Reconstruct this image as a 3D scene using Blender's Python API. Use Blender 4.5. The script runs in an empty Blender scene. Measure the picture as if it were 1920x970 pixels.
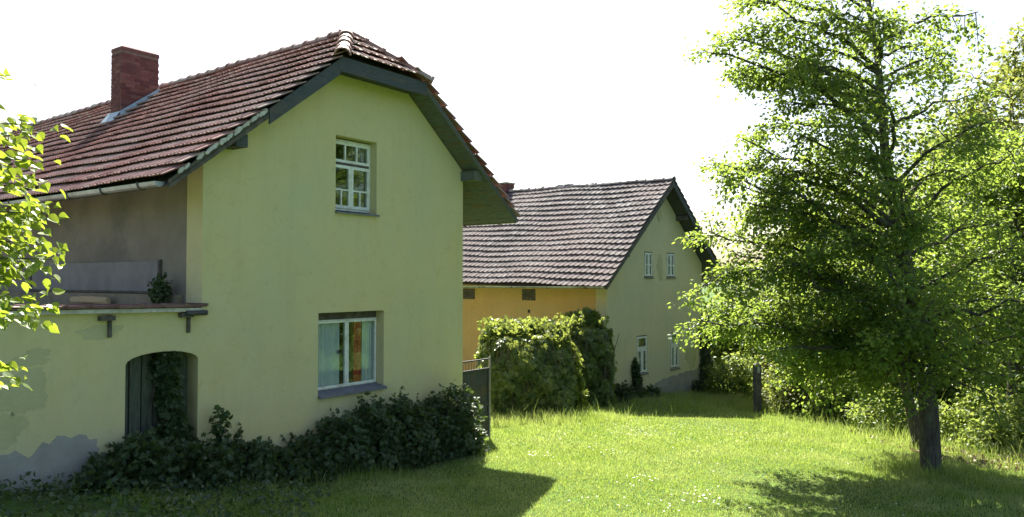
import bpy, math, random
import numpy as np
from mathutils import Vector, Matrix
from mathutils.geometry import tessellate_polygon

random.seed(7)
rng = np.random.default_rng(11)
scene = bpy.context.scene
COL = scene.collection
R = math.radians
CAM_Z = 3.6

# ------------------------------------------------------------------ camera, sky, sun, exposure
cam_data = bpy.data.cameras.new('camera')
cam = bpy.data.objects.new('camera', cam_data)
COL.objects.link(cam)
cam_data.sensor_width = 36.0
cam_data.lens = 36.0 * 1450.0 / 1920.0
cam_data.clip_start = 0.05
cam_data.clip_end = 3000.0
cam.location = (0.0, 0.0, CAM_Z)
cam.rotation_euler = (R(90.0) + math.atan(40.0 / 1450.0), 0.0, 0.0)
scene.camera = cam

SUN_AZ = R(-8.5)          # from +Y towards +X, where the sun stands
SUN_EL = R(50.0)
world = bpy.data.worlds.new('World')
scene.world = world
world.use_nodes = True
wn = world.node_tree.nodes
sky = wn.new('ShaderNodeTexSky')
sky.sky_type = 'NISHITA'
sky.sun_disc = False
sky.sun_elevation = SUN_EL
sky.sun_rotation = SUN_AZ
sky.altitude = 300.0
sky.air_density = 1.0
sky.dust_density = 3.6
sky.ozone_density = 1.0
world.node_tree.links.new(sky.outputs[0], wn['Background'].inputs['Color'])
wn['Background'].inputs['Strength'].default_value = 0.06

sun_data = bpy.data.lights.new('sun', 'SUN')
sun_data.energy = 5.0
sun_data.angle = R(0.53)
sun_data.color = (1.0, 0.95, 0.86)
sun = bpy.data.objects.new('sun', sun_data)
COL.objects.link(sun)
to_sun = Vector((math.sin(SUN_AZ) * math.cos(SUN_EL), math.cos(SUN_AZ) * math.cos(SUN_EL), math.sin(SUN_EL)))
sun.rotation_euler = to_sun.to_track_quat('Z', 'Y').to_euler()
sun.location = (0, 30, 40)

vs = scene.view_settings
vs.view_transform = 'Standard'
vs.look = 'None'
vs.exposure = 2.1
vs.gamma = 1.0
vs.use_curve_mapping = False
scene.cycles.max_bounces = 8
scene.cycles.transparent_max_bounces = 12
scene.cycles.diffuse_bounces = 4
scene.cycles.caustics_reflective = False
scene.cycles.caustics_refractive = False
scene.cycles.use_denoising = True


# ------------------------------------------------------------------ materials
def nodes_of(name):
    m = bpy.data.materials.new(name)
    m.use_nodes = True
    nt = m.node_tree
    return m, nt, nt.nodes, nt.links, nt.nodes['Principled BSDF']


def ramp_node(ns, stops):
    r = ns.new('ShaderNodeValToRGB')
    e = r.color_ramp.elements
    while len(e) > 1:
        e.remove(e[-1])
    e[0].position, e[0].color = stops[0][0], (*stops[0][1], 1)
    for p, c in stops[1:]:
        k = e.new(p)
        k.color = (*c, 1)
    return r


def mix_rgb(ns, ln, a, b, fac, mode='MIX'):
    m = ns.new('ShaderNodeMix')
    m.data_type = 'RGBA'
    m.blend_type = mode
    for sock, v in ((m.inputs[0], fac), (m.inputs[6], a), (m.inputs[7], b)):
        if hasattr(v, 'is_output') or isinstance(v, bpy.types.NodeSocket):
            ln.new(v, sock)
        elif isinstance(v, tuple):
            sock.default_value = (*v, 1)
        else:
            sock.default_value = v
    return m.outputs[2]


def noise(ns, ln, vec, scale, detail=4, rough=0.55, stretch=None):
    if stretch:
        mp = ns.new('ShaderNodeMapping')
        mp.inputs['Scale'].default_value = stretch
        ln.new(vec, mp.inputs['Vector'])
        vec = mp.outputs[0]
    n = ns.new('ShaderNodeTexNoise')
    n.inputs['Scale'].default_value = scale
    n.inputs['Detail'].default_value = detail
    n.inputs['Roughness'].default_value = rough
    ln.new(vec, n.inputs['Vector'])
    return n.outputs[0]


def surf(name, c1, c2, scale=3.0, rough=0.8, bump=0.15, bump_scale=40.0, c3=None, scale3=0.8, spec=0.3, stretch=None, metallic=0.0, pos='Object', lo=.35, hi=.65):
    """two-tone noise colour + optional large patches of a third colour + fine bump"""
    m, nt, ns, ln, bs = nodes_of(name)
    tc = ns.new('ShaderNodeTexCoord')
    vec = tc.outputs[pos]
    r = ramp_node(ns, [(lo, c1), (hi, c2)])
    ln.new(noise(ns, ln, vec, scale, 6, .6, stretch), r.inputs[0])
    col = r.outputs[0]
    if c3:
        r3 = ramp_node(ns, [(.5, (0, 0, 0)), (.66, (1, 1, 1))])
        ln.new(noise(ns, ln, vec, scale3, 5, .65, stretch), r3.inputs[0])
        col = mix_rgb(ns, ln, col, c3, r3.outputs[0])
    ln.new(col, bs.inputs['Base Color'])
    bs.inputs['Roughness'].default_value = rough
    bs.inputs['Specular IOR Level'].default_value = spec
    bs.inputs['Metallic'].default_value = metallic
    if bump:
        b = ns.new('ShaderNodeBump')
        b.inputs['Strength'].default_value = bump
        b.inputs['Distance'].default_value = 0.02
        ln.new(noise(ns, ln, vec, bump_scale, 5, .6, stretch), b.inputs['Height'])
        ln.new(b.outputs[0], bs.inputs['Normal'])
    return m


def piece_random(ns, ln):
    """a number that differs from piece to piece, joined or single"""
    g = ns.new('ShaderNodeNewGeometry')
    o = ns.new('ShaderNodeObjectInfo')
    a = ns.new('ShaderNodeMath'); a.operation = 'ADD'
    ln.new(g.outputs['Random Per Island'], a.inputs[0]); ln.new(o.outputs['Random'], a.inputs[1])
    f = ns.new('ShaderNodeMath'); f.operation = 'FRACT'
    ln.new(a.outputs[0], f.inputs[0])
    return f.outputs[0]


def piece_mat(name, stops, rough=.7, grime=(.05, .05, .045), grime_fac=.5, spec=.4, bump=.25, bump_scale=30, patch=None, patch_scale=.6):
    m, nt, ns, ln, bs = nodes_of(name)
    g = ns.new('ShaderNodeNewGeometry')
    pos = g.outputs['Position']
    r = ramp_node(ns, stops)
    ln.new(piece_random(ns, ln), r.inputs[0])
    col = r.outputs[0]
    if patch:
        rp = ramp_node(ns, [(.42, (0, 0, 0)), (.62, (1, 1, 1))])
        ln.new(noise(ns, ln, pos, patch_scale, 4, .6), rp.inputs[0])
        col = mix_rgb(ns, ln, col, patch, rp.outputs[0])
    rg = ramp_node(ns, [(.5, (0, 0, 0)), (.75, (grime_fac,) * 3)])
    ln.new(noise(ns, ln, pos, 7.0, 6, .7), rg.inputs[0])
    col = mix_rgb(ns, ln, col, grime, rg.outputs[0])
    ln.new(col, bs.inputs['Base Color'])
    bs.inputs['Roughness'].default_value = rough
    bs.inputs['Specular IOR Level'].default_value = spec
    b = ns.new('ShaderNodeBump')
    b.inputs['Strength'].default_value = bump
    b.inputs['Distance'].default_value = .01
    ln.new(noise(ns, ln, pos, bump_scale, 4), b.inputs['Height'])
    ln.new(b.outputs[0], bs.inputs['Normal'])
    return m


def leaf_mat(name, stops, trans, tfac=.45, rough=.45, spec=.35):
    m, nt, ns, ln, bs = nodes_of(name)
    r = ramp_node(ns, stops)
    ln.new(piece_random(ns, ln), r.inputs[0])
    ln.new(r.outputs[0], bs.inputs['Base Color'])
    bs.inputs['Roughness'].default_value = rough
    bs.inputs['Specular IOR Level'].default_value = spec
    t = ns.new('ShaderNodeBsdfTranslucent')
    tcol = mix_rgb(ns, ln, trans, r.outputs[0], .25)
    ln.new(tcol, t.inputs['Color'])
    mx = ns.new('ShaderNodeMixShader')
    mx.inputs[0].default_value = tfac
    ln.new(bs.outputs[0], mx.inputs[1]); ln.new(t.outputs[0], mx.inputs[2])
    ln.new(mx.outputs[0], ns['Material Output'].inputs['Surface'])
    return m


def glass_mat():
    m, nt, ns, ln, bs = nodes_of('window_glass')
    ns.remove(bs)
    tr = ns.new('ShaderNodeBsdfTransparent'); tr.inputs[0].default_value = (.88, .92, .9, 1)
    gl = ns.new('ShaderNodeBsdfGlossy'); gl.inputs['Roughness'].default_value = .03
    gl.inputs['Color'].default_value = (.9, .95, .95, 1)
    fr = ns.new('ShaderNodeFresnel'); fr.inputs[0].default_value = 1.5
    mu = ns.new('ShaderNodeMath'); mu.operation = 'MULTIPLY_ADD'
    mu.inputs[1].default_value = .22; mu.inputs[2].default_value = 0.0
    ln.new(fr.outputs[0], mu.inputs[0])
    tc = ns.new('ShaderNodeTexCoord')
    b = ns.new('ShaderNodeBump'); b.inputs['Strength'].default_value = .04; b.inputs['Distance'].default_value = .05
    ln.new(noise(ns, ln, tc.outputs['Object'], 3.0, 2), b.inputs['Height'])
    ln.new(b.outputs[0], gl.inputs['Normal'])
    mx = ns.new('ShaderNodeMixShader')
    ln.new(mu.outputs[0], mx.inputs[0]); ln.new(tr.outputs[0], mx.inputs[1]); ln.new(gl.outputs[0], mx.inputs[2])
    ln.new(mx.outputs[0], ns['Material Output'].inputs['Surface'])
    return m


def ground_mat():
    m, nt, ns, ln, bs = nodes_of('lawn_soil')
    g = ns.new('ShaderNodeNewGeometry')
    pos = g.outputs['Position']
    r = ramp_node(ns, [(.3, (.04, .08, .018)), (.55, (.07, .13, .028)), (.75, (.12, .14, .05))])
    ln.new(noise(ns, ln, pos, .9, 6, .65), r.inputs[0])
    r2 = ramp_node(ns, [(.45, (0, 0, 0)), (.7, (.7, .7, .7))])
    ln.new(noise(ns, ln, pos, 6, 5, .7), r2.inputs[0])
    col = mix_rgb(ns, ln, r.outputs[0], (.05, .045, .025), r2.outputs[0])
    ln.new(col, bs.inputs['Base Color'])
    bs.inputs['Roughness'].default_value = .95
    bs.inputs['Specular IOR Level'].default_value = .1
    b = ns.new('ShaderNodeBump'); b.inputs['Strength'].default_value = .6; b.inputs['Distance'].default_value = .06
    ln.new(noise(ns, ln, pos, 14, 5), b.inputs['Height'])
    ln.new(b.outputs[0], bs.inputs['Normal'])
    return m


def grass_mat():
    m, nt, ns, ln, bs = nodes_of('grass_blades')
    g = ns.new('ShaderNodeNewGeometry')
    pos = g.outputs['Position']
    r = ramp_node(ns, [(.0, (.075, .175, .028)), (.5, (.145, .26, .042)), (.85, (.255, .345, .075)), (1, (.5, .52, .3))])
    ln.new(piece_random(ns, ln), r.inputs[0])
    rp = ramp_node(ns, [(.42, (0, 0, 0)), (.66, (.85, .85, .85))])
    ln.new(noise(ns, ln, pos, .8, 6, .7), rp.inputs[0])
    col = mix_rgb(ns, ln, r.outputs[0], (.42, .44, .2), rp.outputs[0])
    ln.new(col, bs.inputs['Base Color'])
    bs.inputs['Roughness'].default_value = .5
    bs.inputs['Specular IOR Level'].default_value = .3
    t = ns.new('ShaderNodeBsdfTranslucent')
    ln.new(mix_rgb(ns, ln, col, (.46, .56, .08), .6), t.inputs['Color'])
    mx = ns.new('ShaderNodeMixShader'); mx.inputs[0].default_value = .4
    ln.new(bs.outputs[0], mx.inputs[1]); ln.new(t.outputs[0], mx.inputs[2])
    ln.new(mx.outputs[0], ns['Material Output'].inputs['Surface'])
    return m


def plaster(name, c1, c2, c3, streak=.17, crack=.13):
    m, nt, ns, ln, bs = nodes_of(name)
    tc = ns.new('ShaderNodeTexCoord')
    vec = tc.outputs['Object']
    r = ramp_node(ns, [(.32, c1), (.68, c2)])
    ln.new(noise(ns, ln, vec, 1.4, 7, .68), r.inputs[0])
    r3 = ramp_node(ns, [(.42, (0, 0, 0)), (.64, (.85, .85, .85))])
    ln.new(noise(ns, ln, vec, .42, 5, .6), r3.inputs[0])
    col = mix_rgb(ns, ln, r.outputs[0], c3, r3.outputs[0])
    rs = ramp_node(ns, [(.5, (0, 0, 0)), (.8, (streak,) * 3)])
    ln.new(noise(ns, ln, vec, 1.3, 6, .7, (2.4, 2.4, .35)), rs.inputs[0])
    col = mix_rgb(ns, ln, col, tuple(q * .5 for q in c3), rs.outputs[0])
    rb = ramp_node(ns, [(.55, (0, 0, 0)), (.62, (.22, .22, .22))])
    ln.new(noise(ns, ln, vec, 5.5, 8, .75), rb.inputs[0])
    col = mix_rgb(ns, ln, col, tuple(q * .68 for q in c1), rb.outputs[0])
    # hairline cracks
    wv = ns.new('ShaderNodeVectorMath'); wv.operation = 'ADD'
    nz = ns.new('ShaderNodeTexNoise'); nz.inputs['Scale'].default_value = 1.8; nz.inputs['Detail'].default_value = 5
    ln.new(vec, nz.inputs['Vector']); ln.new(vec, wv.inputs[0]); ln.new(nz.outputs[1], wv.inputs[1])
    vo = ns.new('ShaderNodeTexVoronoi'); vo.feature = 'DISTANCE_TO_EDGE'; vo.inputs['Scale'].default_value = .55
    ln.new(wv.outputs[0], vo.inputs['Vector'])
    rc = ramp_node(ns, [(.0, (crack,) * 3), (.006, (0, 0, 0))])
    ln.new(vo.outputs['Distance'], rc.inputs[0])
    col = mix_rgb(ns, ln, col, tuple(q * .35 for q in c1), rc.outputs[0])
    ln.new(col, bs.inputs['Base Color'])
    bs.inputs['Roughness'].default_value = .92
    bs.inputs['Specular IOR Level'].default_value = .15
    b = ns.new('ShaderNodeBump'); b.inputs['Strength'].default_value = .35; b.inputs['Distance'].default_value = .03
    mxv = ns.new('ShaderNodeMath'); mxv.operation = 'MULTIPLY_ADD'; mxv.inputs[1].default_value = .35
    ln.new(noise(ns, ln, vec, 38, 4), mxv.inputs[0]); ln.new(noise(ns, ln, vec, 3.2, 5, .6), mxv.inputs[2])
    ln.new(mxv.outputs[0], b.inputs['Height'])
    ln.new(b.outputs[0], bs.inputs['Normal'])
    return m


M = {}
M['plaster'] = plaster('ochre_plaster', (.59, .505, .25), (.61, .545, .31), (.53, .505, .31))
M['plaster_far'] = plaster('ochre_plaster_far_house', (.6, .53, .32), (.63, .57, .38), (.55, .535, .37))
M['plaster_warm'] = plaster('orange_plaster', (.6, .37, .13), (.65, .43, .18), (.54, .38, .17))
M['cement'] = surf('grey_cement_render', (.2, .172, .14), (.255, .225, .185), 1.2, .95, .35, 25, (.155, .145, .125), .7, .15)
M['board'] = surf('grey_fibre_board', (.19, .18, .17), (.24, .23, .215), 2.5, .9, .2, 30)
M['bare'] = surf('bare_grey_render', (.29, .275, .25), (.36, .345, .315), 3, .95, .4, 30, None, 1, .15)
M['stain'] = surf('algae_stained_plaster', (.44, .42, .235), (.49, .465, .28), 3, .95, .4, 30, None, 1, .15)
M['door'] = surf('dark_green_door_boards', (.07, .085, .065), (.12, .135, .1), 5, .85, .3, 25, None, 1, .2, (8, 8, 1))
M['reveal'] = surf('window_reveal_plaster', (.2, .17, .11), (.27, .23, .16), 4, .95, .3, 30)
M['fascia'] = surf('blue_grey_painted_board', (.042, .052, .06), (.072, .083, .09), 5, .75, .3, 20, (.1, .085, .07), 1.5, .35, (1, 8, 8))
M['soffit'] = surf('weathered_soffit_board', (.085, .1, .095), (.15, .165, .155), 6, .85, .4, 25, (.15, .12, .08), 1.3, .25, (6, 1, 6))
M['timber_dark'] = surf('dark_weathered_timber', (.06, .055, .05), (.13, .115, .1), 8, .85, .4, 25)
M['timber_tan'] = surf('tan_split_timber', (.42, .3, .16), (.62, .47, .27), 9, .85, .5, 25, None, 1, .2, (1, 6, 6))
M['white_paint'] = surf('old_white_paint', (.66, .68, .64), (.78, .79, .75), 12, .55, .15, 60, (.55, .54, .48), 5, .4)
M['sill'] = surf('grey_sill', (.13, .13, .15), (.2, .2, .22), 6, .7, .2, 40)
M['metal_dark'] = surf('dark_painted_metal', (.03, .035, .04), (.055, .06, .065), 4, .55, .1, 40, (.09, .06, .04), 2.5, .4)
M['zinc'] = surf('weathered_zinc', (.32, .34, .36), (.45, .47, .49), 5, .45, .1, 40, (.22, .2, .18), 2, .5, None, .5)
M['flashing'] = surf('pale_blue_flashing', (.3, .38, .44), (.42, .5, .55), 5, .5, .15, 40)
M['mortar'] = surf('lime_mortar', (.4, .38, .34), (.58, .56, .52), 14, .95, .6, 60)
M['chim_mortar'] = surf('sooty_mortar', (.16, .12, .1), (.25, .19, .16), 14, .95, .5, 60)
M['brick'] = piece_mat('red_brick', [(0, (.11, .042, .045)), (.4, (.14, .053, .053)), (.7, (.165, .066, .062)), (1, (.21, .1, .088))], .85, (.1, .055, .07), .8, .2, .4, 50)
M['chim_cap'] = surf('sooty_brick_cap', (.12, .06, .06), (.2, .09, .08), 8, .9, .3, 30)
M['tile_red'] = piece_mat('red_clay_tile', [(0, (.19, .09, .08)), (.3, (.27, .135, .12)), (.6, (.32, .17, .15)), (.85, (.37, .21, .185)), (1, (.35, .28, .25))], .65, (.1, .07, .065), .5, .25, .3, 40, (.34, .24, .22), .5)
M['tile_grey'] = piece_mat('weathered_grey_clay_tile', [(0, (.078, .07, .067)), (.35, (.112, .102, .098)), (.7, (.142, .13, .126)), (1, (.19, .18, .174))], .9, (.085, .08, .075), .6, .15, .3, 40, (.14, .116, .11), .35)
M['ridge_red'] = piece_mat('lichened_ridge_tile', [(0, (.2, .1, .08)), (.5, (.28, .16, .13)), (1, (.36, .3, .26))], .6, (.1, .1, .08), .6)
M['ridge_grey'] = piece_mat('grey_ridge_tile', [(0, (.26, .22, .2)), (.5, (.34, .3, .28)), (1, (.4, .37, .34))], .5, (.1, .1, .08), .5)
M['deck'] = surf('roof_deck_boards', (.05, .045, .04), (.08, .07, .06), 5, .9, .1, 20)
M['coping'] = piece_mat('mossy_coping_tile', [(0, (.11, .05, .045)), (.5, (.17, .08, .07)), (1, (.22, .13, .11))], .75, (.2, .21, .14), .8)
M['glass'] = glass_mat()
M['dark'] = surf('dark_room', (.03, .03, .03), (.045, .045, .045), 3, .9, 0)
M['curtain_red'] = surf('red_curtain_cloth', (.5, .02, .02), (.6, .03, .03), 5, .9, .1, 90)
M['curtain_white'] = surf('white_net_curtain', (.62, .66, .66), (.72, .75, .74), 5, .9, .1, 90)
M['bark'] = surf('linden_bark', (.045, .038, .035), (.1, .085, .075), 9, .9, .8, 14, (.11, .12, .08), 2, .15, (3, 3, .8))
M['bark_pale'] = surf('pale_bark', (.12, .1, .08), (.2, .17, .13), 9, .9, .6, 14, None, 1, .15, (3, 3, .8))
M['ground'] = ground_mat()
M['grass'] = grass_mat()
M['daisy'] = surf('white_petals', (.75, .75, .74), (.85, .85, .84), 20, .7, 0)
LG = [(0, (.038, .076, .022)), (.5, (.058, .11, .03)), (.85, (.09, .145, .036)), (1, (.14, .18, .045))]
M['leaf_linden'] = leaf_mat('linden_leaf', LG, (.35, .47, .06), .54)
M['leaf_near'] = leaf_mat('near_linden_leaf', [(0, (.06, .11, .015)), (.6, (.1, .16, .02)), (1, (.16, .2, .03))], (.4, .5, .04), .5)
M['leaf_creeper'] = leaf_mat('creeper_leaf', [(0, (.03, .06, .022)), (.6, (.05, .09, .032)), (1, (.08, .12, .04))], (.16, .24, .03), .3, .4, .45)
M['leaf_vine'] = leaf_mat('light_vine_leaf', [(0, (.06, .11, .025)), (.6, (.1, .165, .04)), (1, (.18, .21, .06))], (.4, .46, .08), .45, .38, .5)  # one light green, the same on both ivy blocks
M['leaf_yellow'] = leaf_mat('yellow_green_leaf', [(0, (.075, .115, .025)), (.6, (.12, .16, .04)), (1, (.22, .21, .06))], (.33, .37, .07), .48)
M['leaf_bush'] = leaf_mat('bush_leaf', [(0, (.07, .12, .025)), (.6, (.11, .175, .04)), (1, (.18, .21, .06))], (.38, .46, .08), .46)
M['leaf_dry'] = leaf_mat('dry_leaf', [(0, (.12, .07, .045)), (.6, (.2, .12, .08)), (1, (.3, .22, .15))], (.2, .12, .05), .2)


# ------------------------------------------------------------------ mesh helpers
class MB:
    def __init__(s):
        s.v, s.f = [], []

    def add(s, verts, faces):
        o = len(s.v)
        s.v += [tuple(p) for p in verts]
        s.f += [tuple(i + o for i in f) for f in faces]
        return s

    def box(s, x0, x1, y0, y1, z0, z1):
        return s.add([(x0, y0, z0), (x1, y0, z0), (x1, y1, z0), (x0, y1, z0), (x0, y0, z1), (x1, y0, z1), (x1, y1, z1), (x0, y1, z1)],
                     [(0, 3, 2, 1), (4, 5, 6, 7), (0, 1, 5, 4), (1, 2, 6, 5), (2, 3, 7, 6), (3, 0, 4, 7)])

    def slab(s, quad, off):
        """four corners swept by the vector off"""
        o = Vector(off)
        a = [Vector(p) for p in quad]
        return s.add(a + [p + o for p in a], [(0, 3, 2, 1), (4, 5, 6, 7), (0, 1, 5, 4), (1, 2, 6, 5), (2, 3, 7, 6), (3, 0, 4, 7)])

    def prism(s, outer, holes, y0, y1):
        """x/z outline with holes, swept from y0 to y1"""
        loops = [outer] + list(holes)
        flat = [p for l in loops for p in l]
        tri = tessellate_polygon([[Vector((p[0], p[1], 0)) for p in l] for l in loops])
        n = len(flat)
        s_v = [(p[0], y0, p[1]) for p in flat] + [(p[0], y1, p[1]) for p in flat]
        fs = [tuple(t) for t in tri] + [tuple(i + n for i in reversed(t)) for t in tri]
        k = 0
        for l in loops:
            m = len(l)
            for i in range(m):
                a, b = k + i, k + (i + 1) % m
                fs.append((a, b, b + n, a + n))
            k += m
        return s.add(s_v, fs)

    def tube(s, pts, radii, sides=8, cap=True):
        pts = [Vector(p) for p in pts]
        n = len(pts)
        rings = []
        up = None
        for i, p in enumerate(pts):
            t = (pts[min(i + 1, n - 1)] - pts[max(i - 1, 0)])
            if t.length < 1e-6:
                t = Vector((0, 0, 1))
            t.normalize()
            if up is None:
                up = t.orthogonal().normalized()
            else:
                up = (up - t * up.dot(t))
                up = up.normalized() if up.length > 1e-6 else t.orthogonal().normalized()
            w = t.cross(up)
            r = radii[i] if isinstance(radii, (list, tuple)) else radii
            rings.append([p + (up * math.cos(6.2832 * k / sides) + w * math.sin(6.2832 * k / sides)) * r for k in range(sides)])
        vs_ = [q for rg in rings for q in rg]
        fs = []
        for i in range(n - 1):
            for k in range(sides):
                a, b = i * sides + k, i * sides + (k + 1) % sides
                fs.append((a, b, b + sides, a + sides))
        if cap:
            fs.append(tuple(reversed(range(sides))))
            fs.append(tuple((n - 1) * sides + k for k in range(sides)))
        return s.add(vs_, fs)

    def build(s, name, mat, parent=None, smooth=False):
        me = bpy.data.meshes.new(name)
        me.from_pydata(s.v, [], s.f)
        me.materials.append(mat)
        if smooth:
            me.polygons.foreach_set('use_smooth', [True] * len(me.polygons))
        me.update()
        o = bpy.data.objects.new(name, me)
        COL.objects.link(o)
        if parent:
            o.parent = parent
        return o


def np_mesh(name, verts, loops, sizes, mat, parent=None, smooth=False):
    me = bpy.data.meshes.new(name)
    me.vertices.add(len(verts))
    me.vertices.foreach_set('co', np.ascontiguousarray(verts, dtype=np.float32).ravel())
    me.loops.add(len(loops))
    me.loops.foreach_set('vertex_index', np.ascontiguousarray(loops, dtype=np.int32))
    me.polygons.add(len(sizes))
    starts = np.concatenate([[0], np.cumsum(sizes)[:-1]]).astype(np.int32)
    me.polygons.foreach_set('loop_start', starts)
    me.polygons.foreach_set('use_smooth', np.full(len(sizes), bool(smooth)))
    me.materials.append(mat)
    me.update(calc_edges=True)
    me.validate()
    o = bpy.data.objects.new(name, me)
    COL.objects.link(o)
    if parent:
        o.parent = parent
    return o


def tag(o, label=None, cat=None, group=None, kind=None):
    for k, v in (('label', label), ('category', cat), ('group', group), ('kind', kind)):
        if v:
            o[k] = v
    return o


def empty(name, loc, rz=0.0):
    o = bpy.data.objects.new(name, None)
    COL.objects.link(o)
    o.location = loc
    o.rotation_euler = (0, 0, rz)
    o.empty_display_size = .2
    return o


def instance(mesh, name, parent, mat4):
    o = bpy.data.objects.new(name, mesh)
    COL.objects.link(o)
    o.parent = parent
    o.matrix_local = mat4
    return o


def norm(a):
    return a / np.maximum(np.linalg.norm(a, axis=-1, keepdims=True), 1e-9)


# leaf templates: (side, along, normal)
_side = [(.16, -.06, .03), (.34, .0, .06), (.47, .17, .09), (.49, .36, .1), (.42, .56, .08), (.29, .75, .05), (.14, .92, .0)]
_hv = [(0, .02, 0), (0, .35, -.02), (0, .7, -.03), (0, 1.12, -.1)] + [(-a, b, c) for a, b, c in _side] + _side
LEAF_HEART = (np.array(_hv), [(0, 1, 6, 5, 4), (1, 2, 9, 8, 7, 6), (2, 3, 10, 9), (0, 11, 12, 13, 1), (1, 13, 14, 15, 16, 2), (2, 16, 17, 3)])
LEAF_SIMPLE = (np.array([(0, 0, 0), (-.42, .35, .1), (-.25, .75, .06), (0, 1.05, -.1), (.25, .75, .06), (.42, .35, .1)]), [(0, 3, 2, 1), (0, 5, 4, 3)])
LEAF_DIAMOND = (np.array([(0, 0, 0), (-.4, .45, .1), (0, 1.0, -.06), (.4, .45, .1)]), [(0, 2, 1), (0, 3, 2)])


def _palmate():
    v, f = [], []
    for a, l in ((-1.15, .62), (-.55, .9), (0, 1.05), (.55, .9), (1.15, .62)):
        d = np.array((math.sin(a), math.cos(a), -.12)); s = np.array((math.cos(a), -math.sin(a), 0))
        o = len(v)
        v += [d * .04, d * l * .55 - s * .19 * l + np.array((0, 0, .05)), d * l, d * l * .55 + s * .19 * l + np.array((0, 0, .05))]
        f += [(o, o + 2, o + 1), (o, o + 3, o + 2)]
    return np.array(v), f


LEAF_PALM = _palmate()


def leaves(name, pos, dirs, nrm, size, tmpl, mat, parent=None):
    tv, tf = tmpl
    d = norm(dirs)
    s = norm(np.cross(d, nrm))
    n = norm(np.cross(s, d))
    k = len(tv)
    N = len(pos)
    size = np.broadcast_to(size, (N,)).reshape(N, 1, 1)
    V = pos[:, None, :] + size * (tv[None, :, 0:1] * s[:, None, :] + tv[None, :, 1:2] * d[:, None, :] + tv[None, :, 2:3] * n[:, None, :])
    fl = np.array([i for f in tf for i in f])
    sz = np.array([len(f) for f in tf])
    L = (fl[None, :] + (np.arange(N) * k)[:, None]).ravel()
    return np_mesh(name, V.reshape(-1, 3), L, np.tile(sz, N), mat, parent)


# ------------------------------------------------------------------ ground
CTRL = np.array([
    (0, 12, .08), (3, 12.5, .1), (5, 12, .05), (1.5, 18.5, .06), (5, 20, -.12), (3, 15.5, .1), (4.6, 22.8, -.36), (1.5, 20.3, .0), (7.8, 14.5, .0), (3.1, 25.6, -.38), (0.5, 23.5, -.4), (7.3, 30, -.75),
    (-.8, 18, -.05), (-1.2, 16.6, 0), (-1.5, 14.4, .05), (-2.9, 12.6, .3), (-4.2, 10.9, .62), (-5, 9.9, .9), (-6.3, 9.2, 1.0), (-9, 6, 1.3), (-4, 6, 1.2),
    (0, 5, 1.3), (0, 0, 2.0), (5, 5, 1.0), (4, 8.5, .35), (-1.5, 9.5, .4), (11, 15, -.25), (13, 20, -.8), (10, 23, -.6), (12, 10, .1), (16, 14, -.6), (8, 26, -.7),
    (18, 26, -1.2), (0, 40, -1), (20, 40, -1.4), (-20, 30, 0), (-15, 12, 1), (30, 10, -1), (-20, -10, 2), (20, -10, 1.5), (0, -20, 2), (40, 40, -1.5), (-30, 60, 0), (60, 0, -1), (0, 90, -1), (-80, 0, 0), (80, 90, -1)], float)


def ground_z(x, y):
    x = np.asarray(x, float); y = np.asarray(y, float)
    d2 = (x[..., None] - CTRL[:, 0]) ** 2 + (y[..., None] - CTRL[:, 1]) ** 2 + .6
    w = d2 ** -1.6
    z = (w * CTRL[:, 2]).sum(-1) / w.sum(-1)
    return z + .025 * np.sin(x * 1.7 + y * .6) * np.sin(y * 1.3 - x * .4) + .012 * np.sin(x * 4.1 + 1) * np.sin(y * 3.7)


def gz(x, y):
    return float(ground_z(x, y))


def axis(lo, hi, step, far):
    a = list(np.arange(lo, hi + 1e-6, step))
    s = step
    while a[-1] < far:
        s *= 1.35
        a.append(a[-1] + s)
    s = step
    while a[0] > -far:
        s *= 1.35
        a.insert(0, a[0] - s)
    return np.array(a)


gx, gy = axis(-12, 20, .25, 900), axis(3, 34, .25, 900)
GX, GY = np.meshgrid(gx, gy)
nx, ny = len(gx), len(gy)
GV = np.stack([GX, GY, ground_z(GX, GY)], -1).reshape(-1, 3)
ii = (np.arange(ny - 1)[:, None] * nx + np.arange(nx - 1)[None, :]).ravel()
tag(np_mesh('ground', GV, np.stack([ii, ii + 1, ii + nx + 1, ii + nx], 1).ravel(), np.full(len(ii), 4), M['ground'], None, True), kind='structure')


# ------------------------------------------------------------------ roofs
def tile_template(name, mat, w, L, lift, style):
    """one clay tile: x across, y up the slope, z out of the slope"""
    if style == 'ribbed':
        prof = [(-.5, .0), (-.46, .022), (-.38, .022), (-.33, .004), (-.06, .0), (-.03, .014), (.03, .014), (.06, .0), (.38, .002), (.5, .004)]
    else:
        prof = [(-.5, .012), (-.42, .016), (-.3, .002), (0, -.004), (.3, .002), (.44, .012), (.5, .006)]
    v, f = [], []
    n = len(prof)
    for (yy, zz) in ((0, lift), (L, .004)):
        for px, pz in prof:
            bow = 0 if style == 'ribbed' else (-.045 * math.cos(px * math.pi) if yy == 0 else 0)
            v.append((px * w, yy + bow, zz + pz))
    for px, pz in prof:
        bow = 0 if style == 'ribbed' else -.045 * math.cos(px * math.pi)
        v.append((px * w, bow + .004, lift + pz - .02))
    for i in range(n - 1):
        f.append((i, i + 1, n + i + 1, n + i))
        f.append((2 * n + i, 2 * n + i + 1, i + 1, i))
    v.append((w * .5, L, -.01)); v.append((-w * .5, L, -.01))
    f.append((2 * n, 0, n, 3 * n + 1)); f.append((n - 1, 3 * n - 1, 3 * n, 2 * n - 1))
    me = bpy.data.meshes.new(name)
    me.from_pydata(v, [], f)
    me.materials.append(mat)
    me.update()
    return me


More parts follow.
